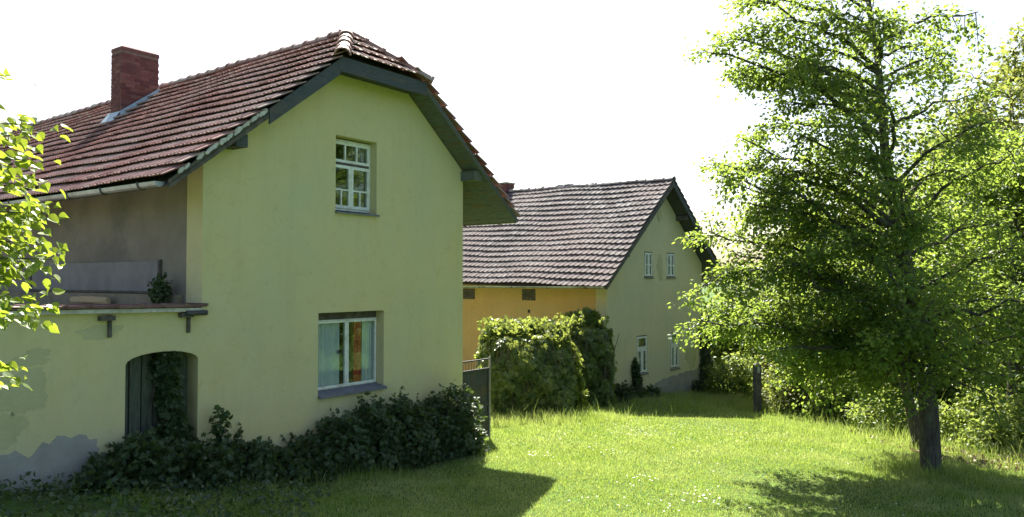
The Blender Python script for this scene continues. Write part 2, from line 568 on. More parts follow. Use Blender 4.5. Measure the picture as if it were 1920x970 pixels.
def join_instances(name, mesh, mats, mat, parent):
    k = len(mesh.vertices)
    tv = np.empty(k * 3, np.float32); mesh.vertices.foreach_get('co', tv); tv = tv.reshape(k, 3)
    fl = np.array([i for p in mesh.polygons for i in p.vertices]); sz = np.array([len(p.vertices) for p in mesh.polygons])
    A = np.array([np.array(m) for m in mats])
    V = np.einsum('nij,kj->nki', A[:, :3, :3], tv) + A[:, None, :3, 3]
    Lp = (fl[None] + (np.arange(len(A)) * k)[:, None]).ravel()
    return np_mesh(name, V.reshape(-1, 3), Lp, np.tile(sz, len(A)), mat, parent)


def basis(o, x, y, z):
    return Matrix(((x[0], y[0], z[0], o[0]), (x[1], y[1], z[1], o[1]), (x[2], y[2], z[2], o[2]), (0, 0, 0, 1)))


def place_tiles(parent, house_mat, mesh, mats, mat, n_single, seen=None):
    """the tiles that show largest become pieces of their own, the rest one joined part"""
    score = []
    c = Vector((0, 0, CAM_Z))
    for i, m in enumerate(mats):
        wm = house_mat @ m
        p = wm.translation
        d = p - c
        nrm_ = (wm.to_3x3() @ Vector((0, 0, 1))).normalized()
        u = 960 + 1450 * d.x / d.y; v = 525 - 1450 * d.z / d.y
        ok = -5 < u < 1925 and -5 < v < 975 and (seen is None or seen(u, v))
        cosv = max(0.0, -nrm_.dot(d.normalized()))
        score.append((cosv / d.length_squared) if ok else 0.0)
    order = sorted(range(len(mats)), key=lambda i: -score[i])
    single = [i for i in order[:n_single] if score[i] > 0]
    ss = set(single)
    for i in single:
        instance(mesh, 'roof_tile', parent, mats[i])
    rest = [mats[i] for i in range(len(mats)) if i not in ss]
    if rest:
        tag(join_instances('roof_tiles', mesh, rest, mat, parent), kind='stuff')


def slope_tiles(eave_x, eave_z, ridge_x, ridge_z, y0, y1, w, exposure, keep=None, zfun=None, jitter=1.0):
    """matrices of the tiles of one slope (courses run along y, up the slope from eave_x to ridge_x)"""
    L = math.hypot(ridge_x - eave_x, ridge_z - eave_z)
    up = Vector(((ridge_x - eave_x) / L, 0, (ridge_z - eave_z) / L))
    across = Vector((0, -1, 0)) if eave_x < ridge_x else Vector((0, 1, 0))
    n = across.cross(up)
    rows = int(L / exposure + .3)
    cols = int((y1 - y0) / w)
    out = []
    for r in range(rows):
        for c in range(cols):
            y = y0 + (c + .5) * w + random.uniform(-.006, .006) * jitter
            o = Vector((eave_x, y, eave_z)) + up * (r * exposure + random.uniform(-.012, .012) * jitter - .04)
            if keep and not keep(o.x + up.x * exposure * .5, y):
                continue
            if zfun:
                o.z += zfun(o.x, y)
            rot = Matrix.Rotation(random.gauss(0, .012) * jitter, 3, n)
            tilt = Matrix.Rotation(random.gauss(0, .012) * jitter, 3, across)
            m3 = rot @ tilt
            out.append(basis(o + n * (random.uniform(0, .008) * jitter + .012), m3 @ across, m3 @ up, m3 @ n))
    return out


def ridge_template(name, mat, r, L):
    mb = MB()
    K = 8
    v, f = [], []
    for (yy, rr) in ((0, r * 1.12), (.05, r * 1.12), (.06, r), (L, r * .93)):
        for k in range(K + 1):
            a = math.pi * (k / K)
            v.append((math.cos(a) * rr * 1.05, yy, math.sin(a) * rr - .03))
    for s in range(3):
        for k in range(K):
            a = s * (K + 1) + k
            f.append((a, a + 1, a + K + 2, a + K + 1))
    o = len(v)
    for k in range(K + 1):
        a = math.pi * (k / K)
        v.append((math.cos(a) * r * .92, 0, math.sin(a) * r * .9 - .03))
    for k in range(K):
        f.append((o + k, o + k + 1, k + 1, k))
    mb.add(v, f)
    me = bpy.data.meshes.new(name)
    me.from_pydata(mb.v, [], mb.f); me.materials.append(mat); me.update()
    return me


def ridge_run(parent, mesh, p0, p1, step, name='ridge_tile', up=Vector((0, 0, 1)), flip=False):
    p0, p1 = Vector(p0), Vector(p1)
    d = (p1 - p0)
    n = max(1, int(d.length / step))
    d.normalize()
    x = d.cross(up).normalized()
    z = x.cross(d)
    for i in range(n):
        o = p0 + d * (i * step)
        o.z += random.uniform(-.012, .012)
        rot = Matrix.Rotation(random.gauss(0, .02), 3, z) @ Matrix.Rotation(random.gauss(0, .02), 3, x)
        instance(mesh, name, parent, basis(o, rot @ x, rot @ d, rot @ z))


# ------------------------------------------------------------------ yellow house with half-hipped gable
H1A = R(54.4)
house = empty('yellow_house', (-2.70, 14.42, 0.0), H1A)
tag(house, 'tall yellow house with half-hipped red tile roof and brick chimney', 'house')
H1M = Matrix.Translation(house.location) @ Matrix.Rotation(H1A, 4, 'Z')
RZ, SL, EX = 8.3, .78, 4.23      # ridge height, fall per metre, eave half width


def roof1(x, y):
    return RZ - SL * abs(x) - .02 * max(0, y) * max(0.0, 1 - abs(x) / 6)


XL, XR = -3.39, 2.81
door_hole = [(-4.54, .2), (-3.44, .2), (-3.44, 2.42)] + [(-3.99 + .55 * math.cos(a), 2.42 + .15 * math.sin(a)) for a in np.linspace(.3, math.pi - .3, 9)] + [(-4.54, 2.42)]
uwin = (-.78, .23, 4.82, 6.2)
lwin = (-1.15, .44, 1.58, 3.02)
rect = lambda a: [(a[0], a[2]), (a[1], a[2]), (a[1], a[3]), (a[0], a[3])]
und = .16
outline = [(-8.5, -.6), (XR, -.6), (XR, RZ - SL * XR - und), (1.06, 7.33), (-1.06, 7.33), (XL, RZ - SL * -XL - und), (XL, 3.17), (-8.5, 3.24)]
MB().prism(outline, [door_hole, rect(uwin), rect(lwin)], 0, .42).build('gable_wall', M['plaster'], house)
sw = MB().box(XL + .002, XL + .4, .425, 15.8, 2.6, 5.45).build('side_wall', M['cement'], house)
MB().box(XR - .4, XR - .002, .425, 15.8, -.6, 5.9).build('far_side_wall', M['plaster'], house)
MB().prism([(XL + .4, -.6), (XR - .4, -.6), (XR - .4, 6.0), (0, 7.9), (XL + .4, 5.5)], [], 15.4, 15.75).build('rear_wall', M['cement'], house)
MB().box(-8.5, XL + .001, .42, 16, 2.95, 3.1).build('terrace_slab', M['cement'], house)
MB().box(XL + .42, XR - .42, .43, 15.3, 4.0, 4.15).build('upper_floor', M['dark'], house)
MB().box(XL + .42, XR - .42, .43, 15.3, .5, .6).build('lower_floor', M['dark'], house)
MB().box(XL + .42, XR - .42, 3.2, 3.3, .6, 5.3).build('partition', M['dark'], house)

# bare and stained patches of the render
def patch(parent, name, cx, cz, rx, rz, mat, y=-.004, seed=0, n=70, flat_base=None):
    r_ = random.Random(seed)
    pts = []
    ph = [r_.uniform(0, 6.28) for _ in range(4)]
    for i in range(n):
        a = 6.2832 * i / n
        k = 1 + .16 * math.sin(2 * a + ph[0]) + .13 * math.sin(3 * a + ph[1]) + .09 * math.sin(5 * a + ph[2]) + r_.uniform(-.1, .1) + .06 * math.sin(11 * a + ph[3])
        x, z = cx + rx * k * math.cos(a), cz + rz * k * math.sin(a)
        if flat_base is not None:
            z = max(z, flat_base)
        pts.append((x, z))
    return MB().prism(pts, [], y, .05).build(name, mat, parent)

patch(house, 'bare_render_patch', -5.55, .95, .95, .62, M['bare'], seed=3)
for i, (cx_, cz_, rx_, rz_) in enumerate([(-5.72, 2.62, .22, .1), (-5.85, 2.2, .3, .3), (-6.0, 1.75, .2, .2), (-4.9, 2.9, .3, .09)]):
    patch(house, 'stained_patch', cx_, cz_, rx_, rz_, M['stain'], seed=20 + i)

# terrace edge: coping tiles, brackets, board panel, plinth
cop = MB().box(0, .33, -.13, .5, 0, .035).box(.3, .345, -.14, .5, .01, .05).build('coping_tile', M['coping'], house)
cop_me = cop.data
zc = lambda x: 3.17 + (XL - x) * .0137 + .02
x = -8.4
first = True
while x < XL - .2:
    m = Matrix.Translation((x, random.uniform(-.015, .01), zc(x) + random.uniform(0, .008))) @ Matrix.Rotation(random.gauss(0, .015), 4, 'Z')
    if first:
        cop.matrix_local = m; first = False
    else:
        instance(cop_me, 'coping_tile', house, m)
    x += .335
MB().slab([(-8.5, -.1, zc(-8.5) - .06), (XL - .05, -.1, zc(XL) - .06), (XL - .05, .42, zc(XL) - .06), (-8.5, .42, zc(-8.5) - .06)], (0, 0, .055)).build('coping_bed', M['mortar'], house)
for bx in (-4.78, -3.62):
    MB().box(bx - .02, bx + .02, -.05, .01, 2.82, 3.12).box(bx - .15, bx + .045, -.1, .0, 3.05, 3.115).build('bracket', M['timber_dark'], house)
MB().tube([(XL - .32, -.1, 3.11), (XL + .02, -.1, 3.11)], .04, 10).build('pipe_end', M['metal_dark'], house)
pf = XL - .02
MB().box(XL - .035, XL + .0, 1.16, 5.6, 3.42, 3.9).build('board_panel', M['board'], house)
MB().box(XL - .05, XL - .002, 1.1, 5.75, 3.39, 3.42).box(XL - .05, XL - .002, 1.1, 1.155, 3.42, 3.92).box(XL - .05, XL - .002, 5.605, 5.66, 3.42, 3.92).build('panel_batten', M['timber_dark'], house)
MB().box(XL - .09, XL - .003, .5, 9, 3.1, 3.37).build('plinth', M['reveal'], house)

# roof deck, verge boards, soffit
ROOF1 = empty('roof', (0, 0, 0)); ROOF1.parent = house
th = .09
dk = MB()
YB = 15.9
for s in (-1, 1):
    e, q = (s * EX, -.46, RZ - SL * EX), (s * EX, YB, RZ - SL * EX - .13)
    h0 = (s * 1.06, -.46, RZ - SL * 1.06)
    r0, r1 = (0, .6, RZ), (0, YB, RZ - .36)
    poly = [e, q, r1, r0, h0]
    n = len(poly)
    dk.add([Vector(p) - Vector((0, 0, .075)) for p in poly] + [Vector(p) - Vector((0, 0, .075 + .02)) for p in poly],
           [tuple(range(n)), tuple(reversed(range(n, 2 * n)))] + [(i, (i + 1) % n, (i + 1) % n + n, i + n) for i in range(n)])
poly = [(-1.06, -.46, RZ - SL * 1.06), (1.06, -.46, RZ - SL * 1.06), (0, .6, RZ)]
dk.add([Vector(p) - Vector((0, 0, .04)) for p in poly] + [Vector(p) - Vector((0, 0, .09)) for p in poly], [(0, 1, 2), (5, 4, 3), (0, 1, 4, 3), (1, 2, 5, 4), (2, 0, 3, 5)])
dk.build('roof_deck', M['deck'], ROOF1)

tile1 = tile_template('roof_tile', M['tile_red'], .215, .41, .085, 'ribbed')
sag = lambda x, y: .012 * math.sin(y * 1.1 + x) + .007 * math.sin(y * 2.3 - x * 1.5) - .02 * max(0, y) * max(0.0, 1 - abs(x) / 6)
keep1 = lambda x, y: y > -.52 + max(0, 1.06 - abs(x)) * 1.04 and not (-1.34 < x < -.34 and 6.46 < y < 7.0)
left1 = slope_tiles(-EX, RZ - SL * EX, 0, RZ, -.5, YB, .205, .33, keep1, sag, .6)
right1 = slope_tiles(EX, RZ - SL * EX, 0, RZ, -.5, YB, .205, .33, keep1, sag)
hipm = []
hl = math.hypot(1.06, .83)
hup = Vector((0, 1.06 / hl, .83 / hl)); hac = Vector((1, 0, 0)); hn = hac.cross(hup)
for r_ in range(4):
    half = 1.02 * (1 - (r_ + .25) * .33 / hl)
    nn = int(2 * half / .205)
    for c in range(nn):
        o = Vector(((c - (nn - 1) / 2) * .205 + random.uniform(-.01, .01), -.5, RZ - SL * 1.06 + .012)) + hup * (r_ * .33) + hn * random.uniform(.0, .01)
        rot = Matrix.Rotation(random.gauss(0, .03), 3, hn)
        hipm.append(basis(o, rot @ hac, rot @ hup, hn))
place_tiles(ROOF1, H1M, tile1, left1 + hipm + right1, M['tile_red'], 290)
rid1 = ridge_template('ridge_tile', M['ridge_red'], .125, .42)
ridge_run(ROOF1, rid1, (0, YB - .1, RZ - .26), (0, .45, RZ + .04), .37)
ridge_run(ROOF1, rid1, (-1.16, -.58, RZ - SL * 1.1 + .03), (-.03, .55, RZ + .05), .36, 'hip_tile')
ridge_run(ROOF1, rid1, (1.16, -.58, RZ - SL * 1.1 + .03), (.03, .55, RZ + .05), .36, 'hip_tile')

def rz1(x):
    return RZ - SL * abs(x)

fb = MB()
fb.slab([(-1.1, -.47, rz1(1.1) - .3), (-1.1, -.47, rz1(1.1) - .02), (-2.55, -.47, rz1(2.55) - .02), (-2.55, -.47, rz1(2.55) - .27)], (0, .03, 0)).build('bargeboard', M['fascia'], house)
MB().slab([(-2.56, -.46, rz1(2.56) - .17), (-2.56, -.46, rz1(2.56) - .02), (-4.2, -.46, rz1(4.2) - .02), (-4.2, -.46, rz1(4.2) - .15)], (0, .03, 0)).build('bargeboard', M['timber_dark'], house)
MB().slab([(-1.12, -.475, rz1(1.06) - .27), (1.12, -.475, rz1(1.06) - .27), (1.12, -.475, rz1(1.06) - .01), (-1.12, -.475, rz1(1.06) - .01)], (0, .03, 0)).build('hip_fascia', M['fascia'], house)
MB().slab([(1.13, -.46, rz1(1.13) - .14), (1.13, -.46, rz1(1.13) - .02), (4.2, -.46, rz1(4.2) - .02), (4.2, -.46, rz1(4.2) - .12)], (0, .03, 0)).build('bargeboard', M['soffit'], house)
# soffit boards under both overhangs (each board runs along the eave)
for s in (-1, 1):
    xx = 1.1
    k = 0
    while xx < 4.15:
        x0, x1 = xx, min(xx + .178, 4.17)
        inside = x1 < (abs(XL) if s < 0 else XR)
        y1 = .0 if inside else 4.5
        dz = -.105 - random.uniform(0, .012)
        q = [(s * x0, -.43, rz1(x0) + dz), (s * x1, -.43, rz1(x1) + dz), (s * x1, y1 - .002, rz1(x1) + dz), (s * x0, y1 - .002, rz1(x0) + dz)]
        MB().slab(q, (0, 0, -.022)).build('soffit_board', M['soffit'], house)
        xx += .185
        k += 1
MB().slab([(-1.05, -.43, 7.32), (1.05, -.43, 7.32), (1.05, -.002, 7.32), (-1.05, -.002, 7.32)], (0, 0, -.02)).build('soffit_board', M['fascia'], house)
for px_, pw in ((-2.98, .1), (XR + .05, .13)):
    MB().box(px_ - pw, px_ + pw, -.38, .0, rz1(px_) - .34, rz1(px_) - .14).build('purlin_end', M['soffit'] if px_ > 0 else M['fascia'], house)
# mortar lumps along the near verge
xx = -2.62
while xx > -4.15:
    l_ = random.uniform(.08, .24)
    hgt = random.uniform(.025, .05)
    n_ = 5
    top_, bot_ = [], []
    for q in range(n_ + 1):
        xq = xx - l_ * q / n_
        top_.append((xq, rz1(xq) + .035 + random.uniform(-.012, .012) - (.02 if q in (0, n_) else 0)))
        bot_.append((xq, rz1(xq) - hgt + random.uniform(-.012, .012) + (.02 if q in (0, n_) else 0)))
    MB().prism(top_ + bot_[::-1], [], -.5 + random.uniform(-.008, .004), -.465).build('verge_mortar', M['mortar'], house)
    xx -= l_ + random.choice((.0, .01, .02, .12))
# gutters
def gutter(parent, x, y0, y1, z, r=.075, side=-1, brackets=()):
    K = 8
    v, f = [], []
    for y, dz in ((y0, 0), (y1, -.03)):
        for k in range(K + 1):
            a = math.pi + math.pi * k / K
            v.append((x + math.cos(a) * r, y, z + dz + math.sin(a) * r))
        for k in range(K + 1):
            a = math.pi + math.pi * k / K
            v.append((x + math.cos(a) * (r - .006), y, z + dz + math.sin(a) * (r - .006)))
    n = 2 * (K + 1)
    for k in range(K):
        f.append((k, k + 1, n + k + 1, n + k))
        f.append((K + 1 + k + 1, K + 1 + k, n + K + 1 + k, n + K + 2 + k))
    f.append(tuple(range(K + 1)))
    for k in (0, K):
        f.append((k, K + 1 + k, n + K + 1 + k, n + k))
    g = MB().add(v, f).build('gutter', M['zinc'], parent)
    for y in brackets:
        pts = [(x + math.cos(a) * (r + .008), y, z - .005 + math.sin(a) * (r + .008)) for a in np.linspace(math.pi * .9, 2 * math.pi + .2, 9)]
        MB().tube(pts, .01, 5).build('bracket', M['metal_dark'], g)
    return g

gutter(house, -EX - .05, -.35, 15.8, rz1(EX) - .03, .075, -1, [.1 + 1.05 * i for i in range(14)])
gutter(house, EX + .05, -.35, 15.8, rz1(EX) - .03, .075, 1, [.1 + 1.05 * i for i in range(4)])

# chimney
CX0, CX1, CY0, CY1, CZT = -1.28, -.40, 6.5, 6.95, 8.87
chim = MB().box(CX0 + .008, CX1 - .008, CY0 + .008, CY1 - .008, 6.6, CZT - .1).build('chimney', M['chim_mortar'], house)
bl, bh = .205, .066
bm_ = MB().box(0, bl, 0, .06, 0, bh)
bme = bm_.build('brick', M['brick'], chim); bme.hide_render = False
brick_me = bme.data
first = True
def put_brick(m):
    global first
    if first:
        bme.matrix_local = m; first = False
    else:
        instance(brick_me, 'brick', chim, m)
nc = int((CZT - .12 - 6.85) / .0765)
for c in range(nc):
    z = 6.87 + c * .0765
    off = .0 if c % 2 else .11
    xx = CX0 + .001 - off
    while xx < CX1 - .02:
        a, b = max(xx, CX0), min(xx + bl, CX1)
        if b - a > .03 and z + bh > rz1((a + b) / 2) - .15:
            put_brick(Matrix.Translation((a, CY0 + random.uniform(-.004, .002), z)) @ Matrix.Diagonal(((b - a) / bl, 1, 1, 1)))
        xx += bl + .0125
    yy = CY0 + .062 - (.11 if c % 2 else 0)
    while yy < CY1 - .03:
        a, b = max(yy, CY0 + .064), min(yy + bl, CY1)
        if b - a > .03:
            if z + bh > rz1(CX0) - .15:
                put_brick(Matrix.Translation((CX0 + .0 + random.uniform(-.004, .002), b, z)) @ Matrix.Rotation(-math.pi / 2, 4, 'Z') @ Matrix.Diagonal(((b - a) / bl, 1, 1, 1)))
            if z + bh > rz1(CX1) - .1:
                put_brick(Matrix.Translation((CX1 + random.uniform(-.002, .004), a, z)) @ Matrix.Rotation(math.pi / 2, 4, 'Z') @ Matrix.Diagonal(((b - a) / bl, 1, 1, 1)))
        yy += bl + .0125
MB().add([(CX0 - .006, CY0 - .006, CZT - .12), (CX1 + .006, CY0 - .006, CZT - .12), (CX1 + .006, CY1 + .006, CZT - .12), (CX0 - .006, CY1 + .006, CZT - .12),
          (CX0 - .004, CY0 - .004, CZT - .04), (CX1 + .004, CY0 - .004, CZT - .04), (CX1 + .004, CY1 + .004, CZT - .04), (CX0 - .004, CY1 + .004, CZT - .04),
          (CX0 + .05, CY0 + .05, CZT), (CX1 - .05, CY0 + .05, CZT), (CX1 - .05, CY1 - .05, CZT), (CX0 + .05, CY1 - .05, CZT)],
         [(0, 1, 5, 4), (1, 2, 6, 5), (2, 3, 7, 6), (3, 0, 4, 7), (4, 5, 9, 8), (5, 6, 10, 9), (6, 7, 11, 10), (7, 4, 8, 11), (8, 9, 10, 11), (3, 2, 1, 0)]).build('cap', M['chim_cap'], chim)
fz = lambda x: roof1(x, 6.5) + .05
MB().slab([(CX0 - .06, CY0 - .05, fz(CX0 - .06)), (CX1, CY0 - .05, fz(CX1)), (CX1, CY0 - .02, fz(CX1) + .13), (CX0 - .02, CY0 - .02, fz(CX0) + .12)], (0, .012, 0)).build('flashing', M['flashing'], chim)
MB().slab([(CX0 - .2, CY0 - .06, fz(CX0 - .2)), (CX0 - .2, CY1 + .06, fz(CX0 - .2)), (CX0 - .025, CY1 + .03, fz(CX0) + .1), (CX0 - .025, CY0 - .03, fz(CX0) + .1)], (-.01, 0, .008)).build('flashing', M['flashing'], chim)

# windows ------------------------------------------------------
def bars(parent, name, rects, y0, y1, mat):
    mb = MB()
    for a in rects:
        mb.box(a[0], a[1], y0, y1, a[2], a[3])
    return mb.build(name, mat, parent)

def ring(mb, x0, x1, z0, z1, w, y0, y1):
    mb.box(x0, x0 + w, y0, y1, z0, z1).box(x1 - w, x1, y0, y1, z0, z1)
    mb.box(x0 + w, x1 - w, y0, y1, z0, z0 + w).box(x0 + w, x1 - w, y0, y1, z1 - w, z1)
    return mb

def sash(win, name, x0, x1, z0, z1, w, y0, y1, mull, mat):
    """a framed light with bars; mull = list of bar rects; panes are the cells given as last item"""
    mb = ring(MB(), x0, x1, z0, z1, w, y0, y1)
    o = mb.build(name, mat, win)
    return o

def pane(win, x0, x1, z0, z1, y):
    return MB().box(x0, x1, y, y + .006, z0, z1).build('pane', M['glass'], win)

# upper window: transom light of three panes over two casements
x0, x1, z0, z1 = uwin
fy = .17
win = ring(MB(), x0 + .002, x1 - .002, z0 + .05, z1 - .03, .035, fy, fy + .1).build('window', M['white_paint'], house)
zt = z0 + .05 + (z1 - z0 - .08) * .655
def casement(win, x0, x1, z0, z1, vs_, hs_, y0, w=.05, b=.026):
    """sash with vertical bars at vs_ and horizontal bars at hs_, and a pane in every cell"""
    ring(MB(), x0, x1, z0, z1, w, y0, y0 + .045).build('sash', M['white_paint'], win)
    zs = [z0 + w] + [q for h in hs_ for q in (h - b / 2, h + b / 2)] + [z1 - w]
    for i in range(0, len(zs), 2):
        bars_here = vs_[i // 2]
        xs = [x0 + w] + [q for v in bars_here for q in (v - b / 2, v + b / 2)] + [x1 - w]
        for j in range(0, len(xs), 2):
            pane(win, xs[j] - .004, xs[j + 1] + .004, zs[i] - .004, zs[i + 1] + .004, y0 + .02)
        for v in bars_here:
            MB().box(v - b / 2, v + b / 2, y0 + .004, y0 + .04, zs[i] + .001, zs[i + 1] - .001).build('glazing_bar', M['white_paint'], win)
    for h in hs_:
        MB().box(x0 + w + .001, x1 - w - .001, y0 + .003, y0 + .042, h - b / 2, h + b / 2).build('glazing_bar', M['white_paint'], win)

a0, a1 = x0 + .045, x1 - .045
wd = a1 - a0
casement(win, a0, a1, zt + .03, z1 - .072, [[a0 + wd * .35, a0 + wd * .66]], [], fy - .02, .05, .035)
mid = (a0 + a1) / 2
zb, ztp = z0 + .09, zt - .02
zh = zb + (ztp - zb) * .43
casement(win, a0, mid - .004, zb, ztp, [[(a0 + mid) / 2], []], [zh], fy - .02, .055, .03)
casement(win, mid + .004, a1, zb, ztp, [[(a1 + mid) / 2], []], [zh], fy - .02, .055, .03)
MB().box(a0, a1, fy - .012, fy + .05, zt - .018, zt + .028).build('transom', M['timber_dark'], win)
MB().slab([(x0 - .01, -.06, z0 - .03), (x1 + .03, -.06, z0 - .03), (x1 + .03, fy + .02, z0 + .0), (x0 - .01, fy + .02, z0 + .0)], (0, 0, .035)).build('sill', M['sill'], win)

# lower window: two tall lights
x0, x1, z0, z1 = lwin
fy = .2
win2 = ring(MB(), x0 + .002, x1 - .002, z0 + .06, z1 - .14, .018, fy, fy + .1).build('window', M['white_paint'], house)
MB().box(x0, x1, fy + .01, fy + .09, z1 - .139, z1 - .001).build('top_reveal_strip', M['timber_dark'], win2)  # dark strip stands in for the shaded top of the reveal
b0, b1 = x0 + .021, x1 - .021
mid = (b0 + b1) / 2 + .03
zb, ztp = z0 + .08, z1 - .16
casement(win2, b0, mid - .004, zb, ztp, [[]], [], fy - .02, .04)
casement(win2, mid + .004, b1, zb, ztp, [[]], [], fy - .02, .04)
for hx in (mid - .2, mid - .12):
    MB().box(hx - .035, hx + .01, fy - .045, fy - .022, zb + .62, zb + .64).box(hx - .008, hx + .008, fy - .03, fy - .003, zb + .6, zb + .66).build('handle', M['metal_dark'], win2)
MB().slab([(x0 - .0, -.07, z0 - .05), (x1 + .03, -.07, z0 - .05), (x1 + .03, fy + .02, z0 + .01), (x0 - .0, fy + .02, z0 + .01)], (0, 0, .05)).build('sill', M['sill'], win2)
def curtain(name, label, mat, x0, x1, z0, z1, y, folds, root_mat, amp=.025):
    n = folds * 8
    v, f = [], []
    for i in range(n + 1):
        t = i / n
        xx = x0 + (x1 - x0) * t
        for (zz, a) in ((z0, amp), ((z0 + z1) / 2, amp * .9), (z1, amp * .6)):
            yy = y + a * math.sin(t * folds * 6.2832) + .3 * a * math.sin(t * folds * 15 + zz)
            v.append((xx, yy, zz)); v.append((xx, yy + .003, zz))
    for i in range(n):
        for k in range(2):
            a = i * 6 + k * 2
            f.append((a, a + 6, a + 8, a + 2)); f.append((a + 1, a + 3, a + 9, a + 7))
    o = MB().add(v, f).build(name, mat, None, True)
    o.matrix_world = root_mat
    return tag(o, label, 'curtain')

curtain('curtain', 'narrow red curtain behind the large lower window of the near house', M['curtain_red'], mid + .25, mid + .42, zb - .05, ztp + .02, fy + .075, 4, H1M)
curtain('curtain', 'white net curtain in the left light of the large lower window', M['curtain_white'], b0 + .02, mid - .1, zb - .05, ztp + .02, fy + .08, 9, H1M)
curtain('curtain', 'white net curtain beside the red one in the large lower window', M['curtain_white'], mid + .47, b1, zb - .05, ztp + .02, fy + .08, 5, H1M)

# plank door in the arch
door = MB().box(-4.5, -3.48, .305, .33, .21, 2.5).build('door', M['timber_dark'], house)
xs = [-4.53 + i * .183 for i in range(7)]
for i in range(6):
    xm = (xs[i] + xs[i + 1]) / 2
    top = 2.42 + .14 * math.sqrt(max(0, 1 - ((xm + 3.99) / .57) ** 2)) + .03
    MB().box(xs[i] + .012, xs[i + 1] - .012, .275 + random.uniform(-.004, .004), .304, .22, top).build('plank', M['door'], door)
MB().box(-4.5, -3.48, .25, .272, 1.25, 1.4).build('batten', M['timber_dark'], door)

# weathered timber on the terrace
tb = MB()
for i in range(5):
    zz = 3.19 + .012 * i
    tb.tube([(-3.62 + random.uniform(-.02, .02), 2.3 + random.uniform(-.03, .03), zz + .04), (-3.62 + random.uniform(-.03, .03), 3.0, zz + .05 + random.uniform(-.02, .02)), (-3.62, 3.55 + random.uniform(-.05, .05), zz + .04)], [.035, .045, .03], 7)
tmb = tb.build('timber', M['timber_tan'], None)
tmb.matrix_world = H1M
tag(tmb, 'short tan split timber lying on the ledge under the grey wall', 'timber')

# ------------------------------------------------------------------ far house
H2A = R(48.0)
far = empty('far_house', (3.14, 25.6, 0.0), H2A)
tag(far, 'farther yellow farmhouse with steep grey tile roof behind the ivy', 'house')
H2M = Matrix.Translation(far.location) @ Matrix.Rotation(H2A, 4, 'Z')
RX2, RZ2, S2, HW2 = 3.35, 7.2, .905, 4.18
W2 = 6.45
Y2 = 12.5
rise2 = .02
def rz2(x, y=0):
    return RZ2 - S2 * abs(x - RX2) + rise2 * max(0, y)
wins2 = [(2.29, 2.85, 3.7, 4.6), (3.81, 4.39, 3.7, 4.6), (1.77, 2.46, .33, 1.65), (4.04, 4.66, .33, 1.65)]
MB().prism([(0, -1.3), (W2, -1.3), (W2, rz2(W2) - .16), (RX2, RZ2 - .16), (0, rz2(0) - .16)], [rect(w) for w in wins2], 0, .45).build('gable_wall', M['plaster_far'], far)
MB().box(.002, .4, .452, Y2, -1.3, rz2(0) - .2).build('side_wall', M['plaster_warm'], far)
MB().box(W2 - .4, W2 - .002, .452, Y2, -1.3, rz2(W2) - .2).build('far_side_wall', M['plaster_far'], far)
MB().prism([(.4, -1.3), (W2 - .4, -1.3), (W2 - .4, rz2(W2 - .4) - .2), (RX2, RZ2 - .2), (.4, rz2(.4) - .2)], [], Y2 - .4, Y2 - .002).build('rear_wall', M['plaster_far'], far)
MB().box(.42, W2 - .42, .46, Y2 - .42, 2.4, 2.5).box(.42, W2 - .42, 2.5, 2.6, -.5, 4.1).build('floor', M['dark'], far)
ROOF2 = empty('roof', (0, 0, 0)); ROOF2.parent = far
dk = MB()
for s in (-1, 1):
    q = [(RX2 + s * HW2, -.56, rz2(RX2 + HW2) - .07), (RX2 + s * HW2, Y2 + .4, rz2(RX2 + HW2, Y2) - .07), (RX2, Y2 + .4, rz2(RX2, Y2) - .07), (RX2, -.56, RZ2 - .07)]
    dk.slab(q, (0, 0, -.03))
dk.build('roof_deck', M['deck'], ROOF2)
tile2 = tile_template('roof_tile', M['tile_grey'], .235, .4, .07, 'plain')
sag2 = lambda x, y: .026 * math.sin(y * .9 + x * 1.3) + .013 * math.sin(y * 2.1 - x * 2.2) + rise2 * max(0, y)
l2 = slope_tiles(RX2 - HW2, rz2(RX2 - HW2), RX2, RZ2, -.6, Y2 + .4, .225, .3, None, sag2, .9)
r2 = slope_tiles(RX2 + HW2, rz2(RX2 + HW2), RX2, RZ2, -.6, Y2 + .4, .225, .3, None, sag2, .9)
place_tiles(ROOF2, H2M, tile2, l2 + r2, M['tile_grey'], 290, lambda u, v: u > 875 + max(0, (v - 360) * -.1) and not (v < 420 and u < 985))
rid2 = ridge_template('ridge_tile', M['ridge_grey'], .12, .42)
ridge_run(ROOF2, rid2, (RX2, -.6, RZ2 + .03), (RX2, Y2 + .3, RZ2 + .04 + rise2 * Y2), .38)
MB().slab([(RX2, -.58, RZ2 - .25), (RX2, -.58, RZ2 - .0), (RX2 - HW2, -.58, rz2(RX2 - HW2) - .0), (RX2 - HW2, -.58, rz2(RX2 - HW2) - .14)], (0, .03, 0)).build('bargeboard', M['timber_dark'], far)
MB().slab([(RX2, -.58, RZ2 - .25), (RX2, -.58, RZ2 - .0), (RX2 + HW2, -.58, rz2(RX2 + HW2) - .0), (RX2 + HW2, -.58, rz2(RX2 + HW2) - .16)], (0, .03, 0)).build('bargeboard', M['fascia'], far)
for s in (-1, 1):
    xx = .05
    while xx < HW2 - .1:
        a, b = RX2 + s * xx, RX2 + s * min(xx + .19, HW2 - .02)
        inside = 0 < min(a, b) and max(a, b) < W2
        y1 = -.002 if inside else 8.0
        q = [(a, -.54, rz2(a) - .11), (b, -.54, rz2(b) - .11), (b, y1, rz2(b, y1) - .11), (a, y1, rz2(a, y1) - .11)]
        MB().slab(q, (0, 0, -.02)).build('soffit_board', M['fascia'], far)
        xx += .198
